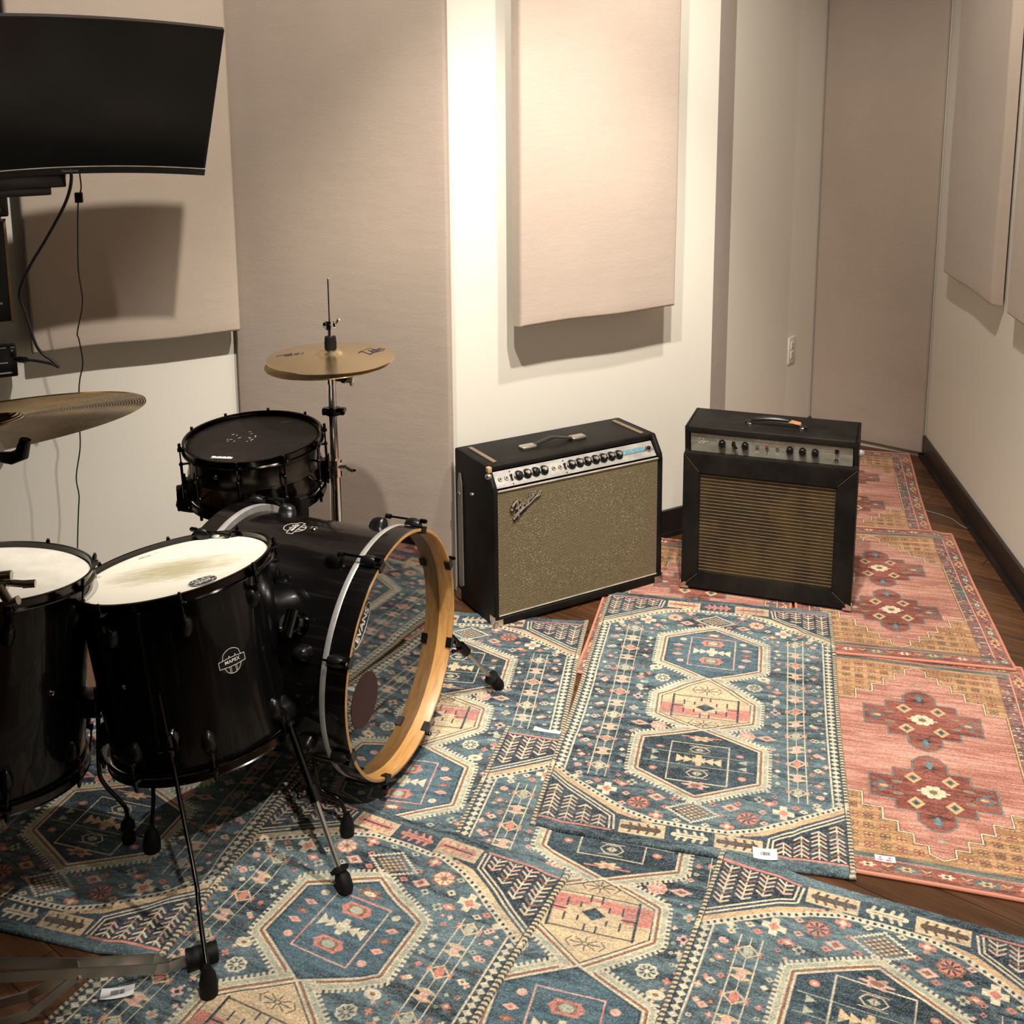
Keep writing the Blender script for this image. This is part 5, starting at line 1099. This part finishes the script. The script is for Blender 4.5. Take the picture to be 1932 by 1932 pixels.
# sloping control strip
P0 = Vector((0, .012, AK-.008)); P1 = Vector((0, AO+.002, AH-.024)); sl_ = (P1-P0); SLh = sl_.length; up = sl_.normalized(); nrm_ = Vector((0, -up.z, up.y))
px0, px1 = T+.002, AW-T-.002; PW = px1-px0
def onp(x, y, h): v = P0+up*y+nrm_*h; return (px0+x, v.y, v.z)
cp = M().prism([(0, 0), (PW, 0), (PW, SLh), (0, SLh)], -.004, 0, onp).build('control_panel', 'panel_silver', o, smooth=False)
def tx(u): u = (u-375)/1360; return u*3.3/(3.6-u*.3)*PW
def knob_on(par, x, y, r, h, onf, mt='black_plastic', cap=None, skirt=True, pointer=False):
    c = Vector(onf(x, y, 0)); d = (Vector(onf(x, y, 1))-c).normalized()
    pr = [(.0001, h), (r*.55, h), (r*.62, h*.95), (r*.66, h*.30), (r*.70, h*.26), (r, h*.20), (r, 0)] if skirt else [(.0001, h), (r*.9, h), (r, h*.9), (r, 0)]
    k = M().lathe(pr, 28, c, d).build('knob', mt, par)
    if cap: M().lathe([(.0001, h+.0006), (r*.36, h+.0006), (r*.40, h*.98)], 24, c, d).build('knob_cap', cap, k)
    if skirt and cap is not None or skirt:
        m = M()
        for i in range(10): a = -2.2+i*.49; e = 4.0; m.prism([(x+r*.84*sin(a)+e_x, y+r*.84*cos(a)+e_y) for e_x, e_y in ((-.0006, -.0009), (.0006, -.0009), (.0006, .0009), (-.0006, .0009))], h*.205, h*.225, onf)
        m.build('numerals', 'white_ink', k, smooth=False)
    if pointer:
        a = pointer; q = Vector((sin(a), cos(a))); s = Vector((q.y, -q.x))
        M().prism([tuple(Vector((x, y))+q*r*.95+s*.001), tuple(Vector((x, y))-q*r*.95+s*.001), tuple(Vector((x, y))-q*r*.95-s*.001), tuple(Vector((x, y))+q*r*.95-s*.001)], h, h*1.22, onf).build('pointer_ridge', 'black_nickel', k, smooth=False)
    return k
for i, u in enumerate((583, 655, 728, 800, 1035, 1103, 1170, 1238, 1305, 1373, 1437)): knob_on(cp, tx(u), SLh*.52, .0158, .016, onp, 'black_plastic', 'worn_chrome' if i not in (0, 2) else 'black_nickel')
for u in (425, 480, 885, 938):
    c = Vector(onp(tx(u), SLh*.50, 0)); d = (Vector(onp(tx(u), SLh*.50, 1))-c).normalized()
    j = M().lathe([(.0035, .004), (.0065, .004), (.0078, .002), (.0085, 0)], 18, c, d).build('input_jack', 'worn_chrome', cp); M().lathe([(.0001, .0030), (.0036, .0032)], 14, c, d).build('socket_hole', 'dark_slot', j)
for u in (521, 978):
    m = M().prism([(tx(u)-.0035, SLh*.30), (tx(u)+.0035, SLh*.30), (tx(u)+.0035, SLh*.68), (tx(u)-.0035, SLh*.68)], 0, .003, onp); m.cyl(onp(tx(u), SLh*.52, 0), onp(tx(u), SLh*.62, .010), .0022, seg=8); m.build('slide_switch', 'black_plastic', cp, smooth=False)
    m = M()
    for y in (.85, .10): c = onp(tx(u), SLh*y, .0002); m.cyl(c, onp(tx(u), SLh*y, .0016), .0022, seg=10)
    m.build('screw', 'black_metal', cp)
m = M()
for a_, b_ in ((395, 455), (560, 830), (865, 925), (1010, 1470)):
    n = int((b_-a_)/22)
    for i in range(n): x = tx(a_+(b_-a_)*(i+.5)/n); m.prism([(x-.0035, SLh*.115), (x+.0030, SLh*.115), (x+.0030, SLh*.150), (x-.0035, SLh*.150)], 0, .0003, onp)
for x0, x1 in ((tx(390), tx(845)), (tx(860), tx(1475))): ribbon(m, [(x0, SLh*.06), (x1, SLh*.06), (x1, SLh*.94), (x0, SLh*.94), (x0, SLh*.06)], .0007, onp, 0, .0003)
m.build('panel_print', 'grey_ink', cp, smooth=False)
m = M(); put_text(m, 'TWIN REVERB', .0235, lambda x, y, z: onp(tx(1568)+x*.56, SLh*.52+y*1.0, .0003+z*.3), bold=.0012, space=1.06); m.build('blue_lettering', 'blue_ink', cp, smooth=False)
M().prism([(0.001, SLh*.40), (PW-.001, SLh*.40), (PW-.001, SLh*.47), (0.001, SLh*.47)], 0.0001, .0004, onp).build('bright_line', 'chrome', cp, smooth=False)
c = Vector(onp(tx(1685), SLh*.52, 0)); d = (Vector(onp(tx(1685), SLh*.52, 1))-c).normalized(); j = M().lathe([(.0001, .006), (.006, .006), (.0095, .002), (.0105, 0)], 20, c, d).build('pilot_lamp', 'worn_chrome', cp); M().sphere(tuple(c+d*.010), .0068, 18).build('jewel', 'black_plastic', j)
# grille and its logo
g0x, g0z, g1z = T+.001, .031, AK-.016
gr = M(); nx, nz = 24, 16; vs = []
for j in range(nz+1):
    for i in range(nx+1): u = i/nx; v = j/nz; vs.append((g0x+(AW-2*T-.002)*u, .006-.003*math.sin(pi*u)*math.sin(pi*v), g0z+(g1z-g0z)*v))
gr.add(vs, [(j*(nx+1)+i, j*(nx+1)+i+1, (j+1)*(nx+1)+i+1, (j+1)*(nx+1)+i) for j in range(nz) for i in range(nx)]); gr.box(g0x, AW-T-.001, .0062, .016, g0z, g1z); grille = gr.build('grille_cloth', 'silver_grille', o)
M().tube([(g0x, .005, g1z), (AW-T-.001, .005, g1z)], .0032, 10).build('grille_piping', 'panel_aged', o)
M().tube([(g0x, .006, g0z), (AW-T-.001, .006, g0z)], .0025, 10).build('grille_piping', 'panel_aged', o)
def fl(px, py): return ((px-690)*.000200+g0x, -.001, g1z-((py-815)+.225*(px-690))*.000168)
m = M()
def stroke(pts, r, rs=None): P = smoothpath([fl(*p) for p in pts], 5); m.tube(P, r, 8, rs=[rs[0]+(rs[1]-rs[0])*i/(len(P)-1) for i in range(len(P))] if rs else None)
stroke([(925, 1150), (915, 1110), (940, 1050), (985, 985), (1012, 965), (1025, 1000), (1005, 1070), (985, 1135)], .0042, (.0060, .0026))
stroke([(1020, 985), (1036, 1040), (1042, 1120), (1042, 1210), (1038, 1290)], .0030); stroke([(985, 1135), (1040, 1085), (1075, 1030)], .0028)
stroke([(1095, 1100), (1085, 1060), (1098, 1020), (1110, 1030), (1098, 1065), (1112, 1085)], .0024); stroke([(1130, 1060), (1135, 985), (1140, 1020), (1160, 965), (1165, 1035), (1180, 1020)], .0024)
stroke([(1225, 935), (1200, 950), (1195, 1000), (1215, 985), (1235, 930), (1240, 790)], .0026); stroke([(1240, 800), (1245, 900), (1255, 955)], .0026)
stroke([(1280, 930), (1270, 890), (1285, 845), (1300, 860), (1285, 895), (1300, 915)], .0024); stroke([(1320, 890), (1318, 830), (1325, 790), (1345, 795), (1350, 850)], .0024); stroke([(1262, 800), (1300, 790)], .0018)
stroke([(958, 1335), (990, 1275), (1060, 1190), (1160, 1085), (1290, 960), (1380, 850), (1425, 780), (1445, 790), (1420, 850), (1360, 890)], .0024); stroke([(958, 1335), (955, 1265), (1040, 1175), (1130, 1080)], .0024)
bk = m.build('script_logo', 'chrome', grille)
m = M(); 
for (a0, b0, a1, b1) in ((900, 1180, 1060, 980), (950, 1360, 1180, 1090), (1060, 1130, 1340, 850)): m.tube([Vector(fl(a0+14, b0+14))+Vector((0, .004, 0)), Vector(fl(a1+14, b1+14))+Vector((0, .004, 0))], .0035, 6)
m.build('logo_backing', 'black_plastic', bk)
# top: strap handle, metal strips; corners; leg brackets
hd = thing('x', 'x', 'x') if False else None
tz = AH
hx0, hx1, hy = AW*.44-.085, AW*.44+.105, AD*.50
H = M(); P = smoothpath([(hx0+.02, hy, tz+.006), (hx0+.06, hy, tz+.014), ((hx0+hx1)/2, hy, tz+.020), (hx1-.06, hy, tz+.014), (hx1-.02, hy, tz+.006)], 8); vs = []; n = len(P)
for p in P:
    for dy, dz in ((-.0125, -.002), (-.011, .0025), (0, .005), (.011, .0025), (.0125, -.002), (0, -.003)): vs.append((p.x, p.y+dy, p.z+dz))
H.add(vs, [(i*6+k, i*6+(k+1) % 6, (i+1)*6+(k+1) % 6, (i+1)*6+k) for i in range(n-1) for k in range(6)]); hdl = H.build('strap_handle', 'leather_black', o)
for x in (hx0, hx1): M().box(x-.027, x+.027, hy-.0165, hy+.0165, tz-.001, tz+.011, .004).build('handle_cap', 'worn_chrome', hdl)
for x in (.034, AW-.050): M().box(x, x+.015, AO+.020, AD-.030, tz-.001, tz+.0035, .0015).build('glide_strip', 'tan_strip', o)
for x, y, rot in ((0, 0, 0), (AW, 0, 1), (0, AD, 2), (AW, AD, 3)):
    sx_ = 1 if x == 0 else -1; sy_ = 1 if y == 0 else -1; m = M()
    m.box(min(x-.0015*sx_, x+.030*sx_), max(x-.0015*sx_, x+.030*sx_), min(y-.0015*sy_, y+.0015*sy_), max(y-.0015*sy_, y+.0015*sy_), -.001, .022, .0008)
    m.box(min(x-.0015*sx_, x+.0015*sx_), max(x-.0015*sx_, x+.0015*sx_), min(y-.0015*sy_, y+.030*sy_), max(y-.0015*sy_, y+.030*sy_), -.001, .034, .0008); m.sphere((x+.005*sx_, y+.005*sy_, .006), .0085, 14)
    m.build('corner_guard', 'worn_chrome', o)
M().sphere((.004, AO-.010, AH-.030), .012, 16, .9).build('corner_guard', 'worn_chrome', o)
M().box(-.0008, T*.7, AO-.016, AO+.001, AH-.018, AH-.0008, .002).build('torn_corner', 'raw_plywood', o)
for xs, s_ in ((0, -1), (AW, 1)):
    y0 = AD-.052; m = M().prism([(y0-.006, .060), (y0+.014, .050), (y0+.024, .058), (y0+.022, .400), (y0+.013, .440), (y0+.004, .440), (y0-.004, .405)], 0, .004, lambda a_, b_, h: (xs+s_*(.002+h), a_, b_)); m.cyl((xs, y0+.010, .37), (xs+s_*.010, y0+.010, .37), .008, seg=16)
    b_ = m.build('tilt_back_leg', 'leg_steel', o, smooth=False); M().cyl((xs, y0+.010, .37), (xs+s_*.0115, y0+.010, .37), .003, seg=10).build('pivot_screw', 'dark_slot', b_)
    M().sphere((xs+s_*.001, AD*.52, .395), .0085, 14, .7).build('leg_stop', 'worn_chrome', o)

# ------------------------------------------------------------------ narrow combo amplifier with black picture-frame front
bx_, by_, byaw = .561, 3.473, -.335; BW, BK, BH, BD, BO = .545, .472, .559, .241, .021; bz = .0145
o = thing('combo_amplifier', 'narrow older black combo amplifier with grey control panel and gold-striped dark grille', 'combo amplifier', Matrix.Translation((bx_, by_, bz)) @ Matrix.Rotation(byaw, 4, 'Z') @ Matrix.Rotation(.022, 4, 'X'))
side = [(.022, 0), (BD, 0), (BD, BH-.006), (BO, BH), (BO, BH-.002), (.034, BK), (.022, BK)]
slab('left_side', 'tolex_grey', side, 0, .014, o, .003); slab('right_side', 'tolex_grey', side, BW-.014, BW, o, .003)
slab('top_board', 'tolex_grey', [(BO, BH), (BO+.002, BH-.024), (BO+.014, BH-.026), (BD, BH-.016), (BD, BH-.006)], 0.001, BW-.001, o, .004)
M().box(.002, BW-.002, .022, BD, 0, .014, .002).build('bottom_board', 'tolex_grey', o); M().box(.01, BW-.01, BD-.012, BD-.003, .01, BH-.02).build('back_board', 'tolex_grey', o, smooth=False)
# mitred frame
fx0, fx1, fz0, fz1 = .055, BW-.062, .056, .404
def fr_piece(name, a, b, c, d):
    """outer edge a-b, inner edge d-c; outer lies forward, inner set back"""
    m = M(); o_ = [Vector((a[0], 0, a[1])), Vector((b[0], 0, b[1]))]; i_ = [Vector((c[0], .006, c[1])), Vector((d[0], .006, d[1]))]; k_ = [Vector((c[0], .022, c[1])), Vector((d[0], .022, d[1]))]; w_ = [Vector((a[0], .026, a[1])), Vector((b[0], .026, b[1]))]
    vs = [tuple(q) for q in (o_[0], o_[1], i_[0], i_[1], k_[0], k_[1], w_[0], w_[1])]
    m.add(vs, [(0, 1, 2, 3), (3, 2, 4, 5), (0, 6, 7, 1), (6, 5, 4, 7), (0, 3, 5, 6), (1, 7, 4, 2)])
    bm = bmesh.new(); V = [bm.verts.new(v) for v in m.v]; [bm.faces.new([V[i] for i in f]) for f in m.f]; bmesh.ops.recalc_face_normals(bm, faces=bm.faces[:]); bmesh.ops.bevel(bm, geom=bm.edges[:], offset=.003, segments=2, affect='EDGES'); bm.verts.index_update()
    mm = M().add([v.co[:] for v in bm.verts], [[v.index for v in f.verts] for f in bm.faces]); bm.free(); return mm.build(name, 'tolex_grey', o)
fr_piece('frame_rail', (0, BK), (BW, BK), (fx1, fz1), (fx0, fz1)); fr_piece('frame_rail', (0, 0), (BW, 0), (fx1, fz0), (fx0, fz0))
fr_piece('frame_stile', (0, 0), (0, BK), (fx0, fz1), (fx0, fz0)); fr_piece('frame_stile', (BW, 0), (BW, BK), (fx1, fz1), (fx1, fz0))
m = M()
for a_, b_ in (((0.001, BK-.001), (fx0-.004, fz1+.005)), ((BW-.001, BK-.001), (fx1+.004, fz1+.005)), ((.012, .012), (fx0-.003, fz0-.004)), ((BW-.012, .012), (fx1+.003, fz0-.004))): m.tube([(a_[0], -.0002, a_[1]), (b_[0], .0056, b_[1])], .0009, 6)
m.build('mitre_seams', 'seam_tan', o)
M().box(fx0-.01, fx1+.01, .017, .024, fz0-.01, fz1+.01).build('grille_cloth', 'gold_grille', o, smooth=False)
Q0 = Vector((0, .050, BK-.010)); Q1 = Vector((0, .034, BH-.024)); qs = Q1-Q0; QL = qs.length; qu = qs.normalized(); qn = Vector((0, -qu.z, qu.y))
def onq(x, y, h): v = Q0+qu*y+qn*h; return (.017+x, v.y, v.z)
QW = BW-.034
cp = M().prism([(0, 0), (QW, 0), (QW, QL), (0, QL)], -.004, 0, onq).build('control_panel', 'panel_aged', o, smooth=False)
M().box(.014, BW-.014, .022, .056, BK-.014, BK-.006).build('panel_ledge', 'tolex_grey', o, smooth=False)
qx = lambda u: ((u-185)/1345)*QW
for u, y, a_ in ((455, .60, 1.1), (650, .60, -.9), (1022, .60, 1.45), (1125, .60, 1.9), (1228, .60, 2.4)): knob_on(cp, qx(u), QL*y, .0112, .014, onq, 'black_plastic', None, skirt=False, pointer=a_)
m = M(); c = onq(qx(558), QL*.60, .010); m.cyl(onq(qx(552), QL*.64, 0), onq(qx(552), QL*.64, .012), .006, seg=14); m.cyl(onq(qx(548), QL*.72, .012), onq(qx(580), QL*.46, .012), .0042, seg=12); m.sphere(c, .006, 12); m.build('wing_switch', 'black_plastic', cp)
for u in (750, 918):
    c = Vector(onq(qx(u), QL*.62, 0)); j = M().lathe([(.0028, .004), (.0055, .004), (.0065, 0)], 16, c, qn).build('input_jack', 'worn_chrome', cp); M().lathe([(.0001, .0028), (.0029, .003)], 12, c, qn).build('socket_hole', 'dark_slot', j)
j = M().lathe([(.003, .003), (.0058, .003), (.0065, 0)], 16, Vector(onq(qx(832), QL*.62, 0)), qn).build('pilot_lamp', 'worn_chrome', cp); M().sphere(onq(qx(832), QL*.62, .005), .0045, 14).build('jewel', 'red_lamp', j)
M().lathe([(.0022, .006), (.0058, .006), (.0070, .003), (.0070, 0)], 18, Vector(onq(qx(1402), QL*.72, 0)), qn).build('fuse_holder', 'black_nickel', cp)
j = M().lathe([(.0001, .002), (.0060, .002), (.0072, 0)], 18, Vector(onq(qx(1400), QL*.28, 0)), qn).build('toggle_switch', 'chrome', cp); M().cyl(onq(qx(1400), QL*.28, .002), onq(qx(1402), QL*.16, .018), .0018, .0030, 10).build('toggle_lever', 'chrome', j)
m = M(); qc = (qx(275), QL*.60)
k = 20
for sxx, syy in ((1, 1), (-1, 1), (1, -1), (-1, -1)): m.prism([(qc[0]+sxx*.0092, qc[1]+syy*.0092)]+[(qc[0]+sxx*.0092*math.cos(t), qc[1]+syy*.0092*math.sin(t)) for t in np.linspace(0, pi/2, 8)], 0, .0004, onq)
put_text(m, 'ampeg', .009, lambda x, y, z: onq(qc[0]+.009+x, qc[1]-.001+y, .0004+z*.3), shear=.5, bold=.0002)
put_text(m, 'Reverberocket 2', .0125, lambda x, y, z: onq(qx(855)+x*1.0, QL*.90+y, .0004+z*.3), shear=.55, bold=.0002)
for i in range(5):
    y = QL*(.83-i*.045)
    for x0, x1 in ((400, 700), (1060, 1330-i*8)): ribbon(m, [(qx(x0+i*4), y), (qx(x1), y)], .0005, onq, 0, .0003)
for u in (455, 558, 650, 750, 832, 918, 1022, 1125, 1228): ribbon(m, [(qx(u)-.006, QL*.30), (qx(u)+.006, QL*.30)], .0014, onq, 0, .0003)
m.build('panel_print', 'white_ink', cp, smooth=False)
# worn leather handle
hz = BH-.003; hy = BD*.44; h0, h1 = BW*.335, BW*.70
def strap(x0, x1, name, mt, par, lift, wd=.011, th_=.004, dz=0):
    P = [(x, hy, hz+dz+.006+lift*math.sin(pi*min(1, max(0, (x-h0)/(h1-h0))))**.8) for x in np.linspace(x0, x1, 22)]; m = M(); vs = []
    for i, p in enumerate(P):
        w_ = wd*(.65+.35*math.sin(pi*i/21)**.5)
        for k in range(8): a_ = 2*pi*k/8; vs.append((p[0], p[1]+w_*cos(a_), p[2]+th_*sin(a_)))
    m.add(vs, [(i*8+k, i*8+(k+1) % 8, (i+1)*8+(k+1) % 8, (i+1)*8+k) for i in range(21) for k in range(8)]+[tuple(range(8)), tuple(range(168, 176))]); return m.build(name, mt, par)
hd = strap(h0, h1, 'strap_handle', 'leather_black', o, .012, dz=.001); strap(h0+.02, h0+(h1-h0)*.74, 'top_padding', 'leather_black', hd, .017, .0115, .0065, .004); strap(h0+(h1-h0)*.70, h1-.02, 'torn_leather', 'leather_torn', hd, .012, .012, .0068, .004)
for x in (h0+.016, h1-.016): M().box(x-.007, x+.007, hy-.017, hy+.015, hz-.004, hz+.009, .0025).build('handle_loop', 'chrome', hd)
for x, y in ((0, 0), (BW, 0), (0, BD), (BW, BD)):
    sx_ = 1 if x == 0 else -1; sy_ = 1 if y == 0 else -1; m = M()
    fnc = lambda a_, b_, h: (x+sx_*a_, y-sy_*(.0012-h*0)-sy_*h, b_)
    m.prism([(-.0015, -.001), (.026, -.001), (.024, .006), (.014, .009), (.018, .016), (.014, .022), (.006, .018), (-.0015, .014)], 0, .0015, fnc); fnc2 = lambda a_, b_, h: (x-sx_*(.0012+h), y+sy_*a_, b_)
    m.prism([(-.0015, -.001), (.026, -.001), (.020, .012), (.010, .022), (-.0015, .016)], 0, .0015, fnc2); m.build('corner_guard', 'worn_chrome', o, smooth=False)
m = M(); m.cyl((BW+.001, .05, BH-.045), (BW+.006, .05, BH-.045), .006, seg=10); m.sphere((BW+.006, .05, BH-.045), .012, 14, .9); m.build('clear_washer', 'clear_acrylic', o)

# ------------------------------------------------------------------ curved monitor on its wall arm
MC = Vector((-1.096, 2.825, 1.648)); yaw, tilt, roll = .668, .404, -.016; MWd, MHt, MR = .71, .42, 1.5
A_ = Vector((cos(yaw), sin(yaw), 0)); Nn = Vector((sin(yaw), -cos(yaw), 0)); Z_ = Vector((0, 0, 1)); U_ = cos(tilt)*Z_+sin(tilt)*Nn; N2_ = cos(tilt)*Nn-sin(tilt)*Z_; A2 = cos(roll)*A_+sin(roll)*U_; U2 = -sin(roll)*A_+cos(roll)*U_
mat = Matrix(((A2.x, -N2_.x, U2.x, MC.x), (A2.y, -N2_.y, U2.y, MC.y), (A2.z, -N2_.z, U2.z, MC.z), (0, 0, 0, 1)))
o = thing('curved_monitor', 'large black curved monitor tilted down from the left wall', 'monitor', mat)
def mp(s, v, back): th = s/MR; return ((MR+back)*sin(th), -(MR-(MR+back)*cos(th)), v)      # local: -y towards the viewer
def curved(m, s0, s1, v0, v1, b0, b1, n=32):
    vs = []; 
    for i in range(n+1):
        s = s0+(s1-s0)*i/n
        for v, b in ((v0, b0), (v1, b0), (v1, b1), (v0, b1)): vs.append(mp(s, v, b))
    m.add(vs, [(i*4+k, i*4+(k+1) % 4, (i+1)*4+(k+1) % 4, (i+1)*4+k) for i in range(n) for k in range(4)]+[(0, 3, 2, 1), (n*4, n*4+1, n*4+2, n*4+3)]); return m
curved(M(), -MWd/2, MWd/2, -MHt/2, MHt/2, .002, .022).build('housing', 'black_plastic', o, smooth=False)
curved(M(), -MWd/2+.006, MWd/2-.006, -MHt/2+.020, MHt/2-.006, .0005, .003).build('screen', 'screen_glass', o, angle=60)
b_ = curved(M(), -MWd/2, MWd/2, -MHt/2-.001, -MHt/2+.018, -.001, .003); bz_ = b_.build('bottom_bezel', 'black_plastic', o, smooth=False)
curved(M(), -MWd/2, MWd/2, -MHt/2+.0185, -MHt/2+.0200, -.0015, .002).build('bezel_seam', 'panel_aged', bz_, smooth=False)
m = M(); put_text(m, 'ViewSonic', .0105, lambda x, y, z: (lambda q: (q[0], q[1]-.0006, q[2]))(mp(x, -MHt/2+.0085+y, -.001)), bold=.0001); m.build('lettering', 'grey_ink', bz_, smooth=False)
M().box(-.20, .20, .020, .060, -.12, .12, .012).build('rear_bulge', 'black_plastic', o)
o = thing('monitor_arm', 'black steel wall arm holding the curved monitor, at the left edge', 'monitor arm', loc=(-1.50, 3.30, 1.30)); inv = o.matrix_world.inverted()
ar = lambda p: Vector(mat @ Vector(p))
world_part('mounting_plate', 'black_metal', o, inv, lambda m: (m.box(-.06, .06, .060, .075, -.06, .06, .002), setattr(m, 'v', [tuple(mat @ Vector(q)) for q in m.v])))
def orient(m, x0, x1, y0, y1, z0, z1, org, ang, bev=.004):
    k = len(m.v); m.box(x0, x1, y0, y1, z0, z1, bev); R_ = Matrix.Translation(org) @ Matrix.Rotation(ang, 4, 'Z'); m.v[k:] = [tuple(R_ @ Vector(q)) for q in m.v[k:]]
wp = Vector((-1.560, 3.305, 0)); aw = a27
hub = MC-N2_*.09
world_part('arm_link', 'black_metal', o, inv, lambda m: (orient(m, -.30, .010, -.035, .035, -.020, .018, (-1.222, 2.995, 1.432), .62), orient(m, -.26, -.030, -.030, .030, -.012, .012, (-1.222, 3.00, 1.404), .62), m.cyl(hub, (-1.222, 2.985, 1.44), .022), m.cyl((-1.47, 2.84, 1.39), (-1.47, 2.84, 1.46), .03), orient(m, -.02, .46, -.022, .022, -.018, .018, (-1.47, 2.84, 1.40), 1.72)))
world_part('wall_bracket', 'black_metal', o, inv, lambda m: (orient(m, -.075, .044, -.085, -.003, -.072, .060, (wp.x, wp.y, 1.372), aw, .006), orient(m, -.075, .040, -.105, -.020, .02, .10, (wp.x, wp.y, 1.36), aw, .006)))
world_part('bolt', 'chrome', o, inv, lambda m: m.cyl((-1.545+nL.x*.084, 3.312+nL.y*.084, 1.322), (-1.545+nL.x*.092, 3.312+nL.y*.092, 1.322), .0085, seg=12))
# black plate with pale wooden edging screwed to the wall below the arm
pm = Matrix.Translation((-1.566, 3.302, .968)) @ Matrix.Rotation(aw, 4, 'Z')
o = thing('wall_plate', 'black plate edged with pale wood on the left wall beneath the monitor arm', 'wall plate', pm)
M().box(-.10, .036, -.012, -.001, .006, .312, .001).build('black_panel', 'black_plastic', o)
m = M(); m.box(.036, .044, -.016, -.001, 0, .318); m.box(-.10, .044, -.016, -.001, 0, .006); m.box(-.10, .044, -.016, -.001, .312, .318); m.build('wood_edging', 'raw_plywood', o, smooth=False)
m = M(); m.cyl((.012, -.015, .062), (.012, -.011, .062), .0038, seg=10); m.cyl((.016, -.015, .215), (.016, -.011, .215), .0035, seg=10); m.build('screws', 'worn_chrome', o)
pm = Matrix.Translation((-1.566, 3.302, .808)) @ Matrix.Rotation(aw, 4, 'Z')
o = thing('connector_box', 'small black connector box on the left wall with a cable plugged in', 'connector box', pm)
M().box(-.10, .040, -.052, -.001, 0, .094, .004).build('box_body', 'black_plastic', o)
m = M(); m.box(-.06, .026, -.0535, -.0518, .012, .016); m.box(-.03, .014, -.0535, -.0518, .044, .047); m.build('slots', 'panel_aged', o, smooth=False); M().cyl((.028, -.054, .082), (.028, -.050, .082), .0028, seg=10).build('screw', 'worn_chrome', o)
cp_ = [(-1.168, 2.935, 1.458), (-1.17, 2.95, 1.442), (-1.186, 2.97, 1.402), (-1.221, 3.0, 1.349), (-1.297, 3.05, 1.255), (-1.369, 3.1, 1.172), (-1.421, 3.14, 1.091), (-1.418, 3.16, 1.029), (-1.402, 3.17, 0.939), (-1.39, 3.18, 0.905), (-1.361, 3.18, 0.881), (-1.342, 3.18, 0.861), (-1.346, 3.18, 0.862), (-1.366, 3.18, 0.871), (-1.412, 3.19, 0.877), (-1.442, 3.205, 0.875)]
o = thing('video_cable', 'thick black cable looping from the monitor to the connector box', 'cable', loc=(-1.442, 3.205, .875)); inv = o.matrix_world.inverted()
world_part('cord', 'cable_rubber', o, inv, lambda m: m.tube(smoothpath(cp_, 6), .0044, 10))
dd = (Vector((-1.515, 3.255, .868))-Vector((-1.442, 3.205, .875))).normalized(); q0 = Vector((-1.440, 3.204, .875))
world_part('plug', 'black_plastic', o, inv, lambda m: (m.cyl(q0, q0+dd*.018, .0052, .0085), m.cyl(q0+dd*.018, q0+dd*.050, .0095), m.cyl(q0+dd*.050, q0+dd*.068, .0070)))
cb = [(-1.150, 2.955, 1.462), (-1.155, 2.97, 1.444), (-1.166, 3.0, 1.406), (-1.182, 3.02, 1.378), (-1.194, 3.04, 1.351), (-1.213, 3.07, 1.26), (-1.230, 3.1, 1.164), (-1.233, 3.12, 1.068), (-1.263, 3.14, 0.974), (-1.264, 3.15, 0.951), (-1.266, 3.17, 0.875), (-1.286, 3.18, 0.804), (-1.302, 3.2, 0.678), (-1.306, 3.2, 0.603), (-1.333, 3.22, 0.504), (-1.335, 3.235, 0.44), (-1.347, 3.25, 0.381), (-1.372, 3.28, 0.245), (-1.38, 3.27, .08), (-1.40, 3.22, .006)]
o = thing('power_cable', 'thin kinked black cable with a small square bead hanging from the monitor', 'cable', loc=(-1.40, 3.22, 0)); inv = o.matrix_world.inverted()
world_part('cord', 'cable_rubber', o, inv, lambda m: m.tube(smoothpath(cb, 4), .0020, 8))
world_part('ferrite_bead', 'black_plastic', o, inv, lambda m: orient(m, -.0105, .0105, -.010, .010, -.014, .014, (-1.181, 3.018, 1.379), .3, .002))
# clear thread on the wooden floor by the right-hand baseboard
o = thing('plastic_thread', 'thin clear thread curled on the wooden floor by the right baseboard', 'thread', loc=(1.70, 4.1, 0)); inv = o.matrix_world.inverted()
world_part('strand', 'grey_ink', o, inv, lambda m: m.tube(smoothpath([(1.558, 4.213, .002), (1.640, 4.150, .002), (1.700, 4.080, .002), (1.716, 4.000, .002), (1.742, 3.955, .003), (1.745, 3.985, .004), (1.742, 4.04, .004)], 8), .0011, 6))
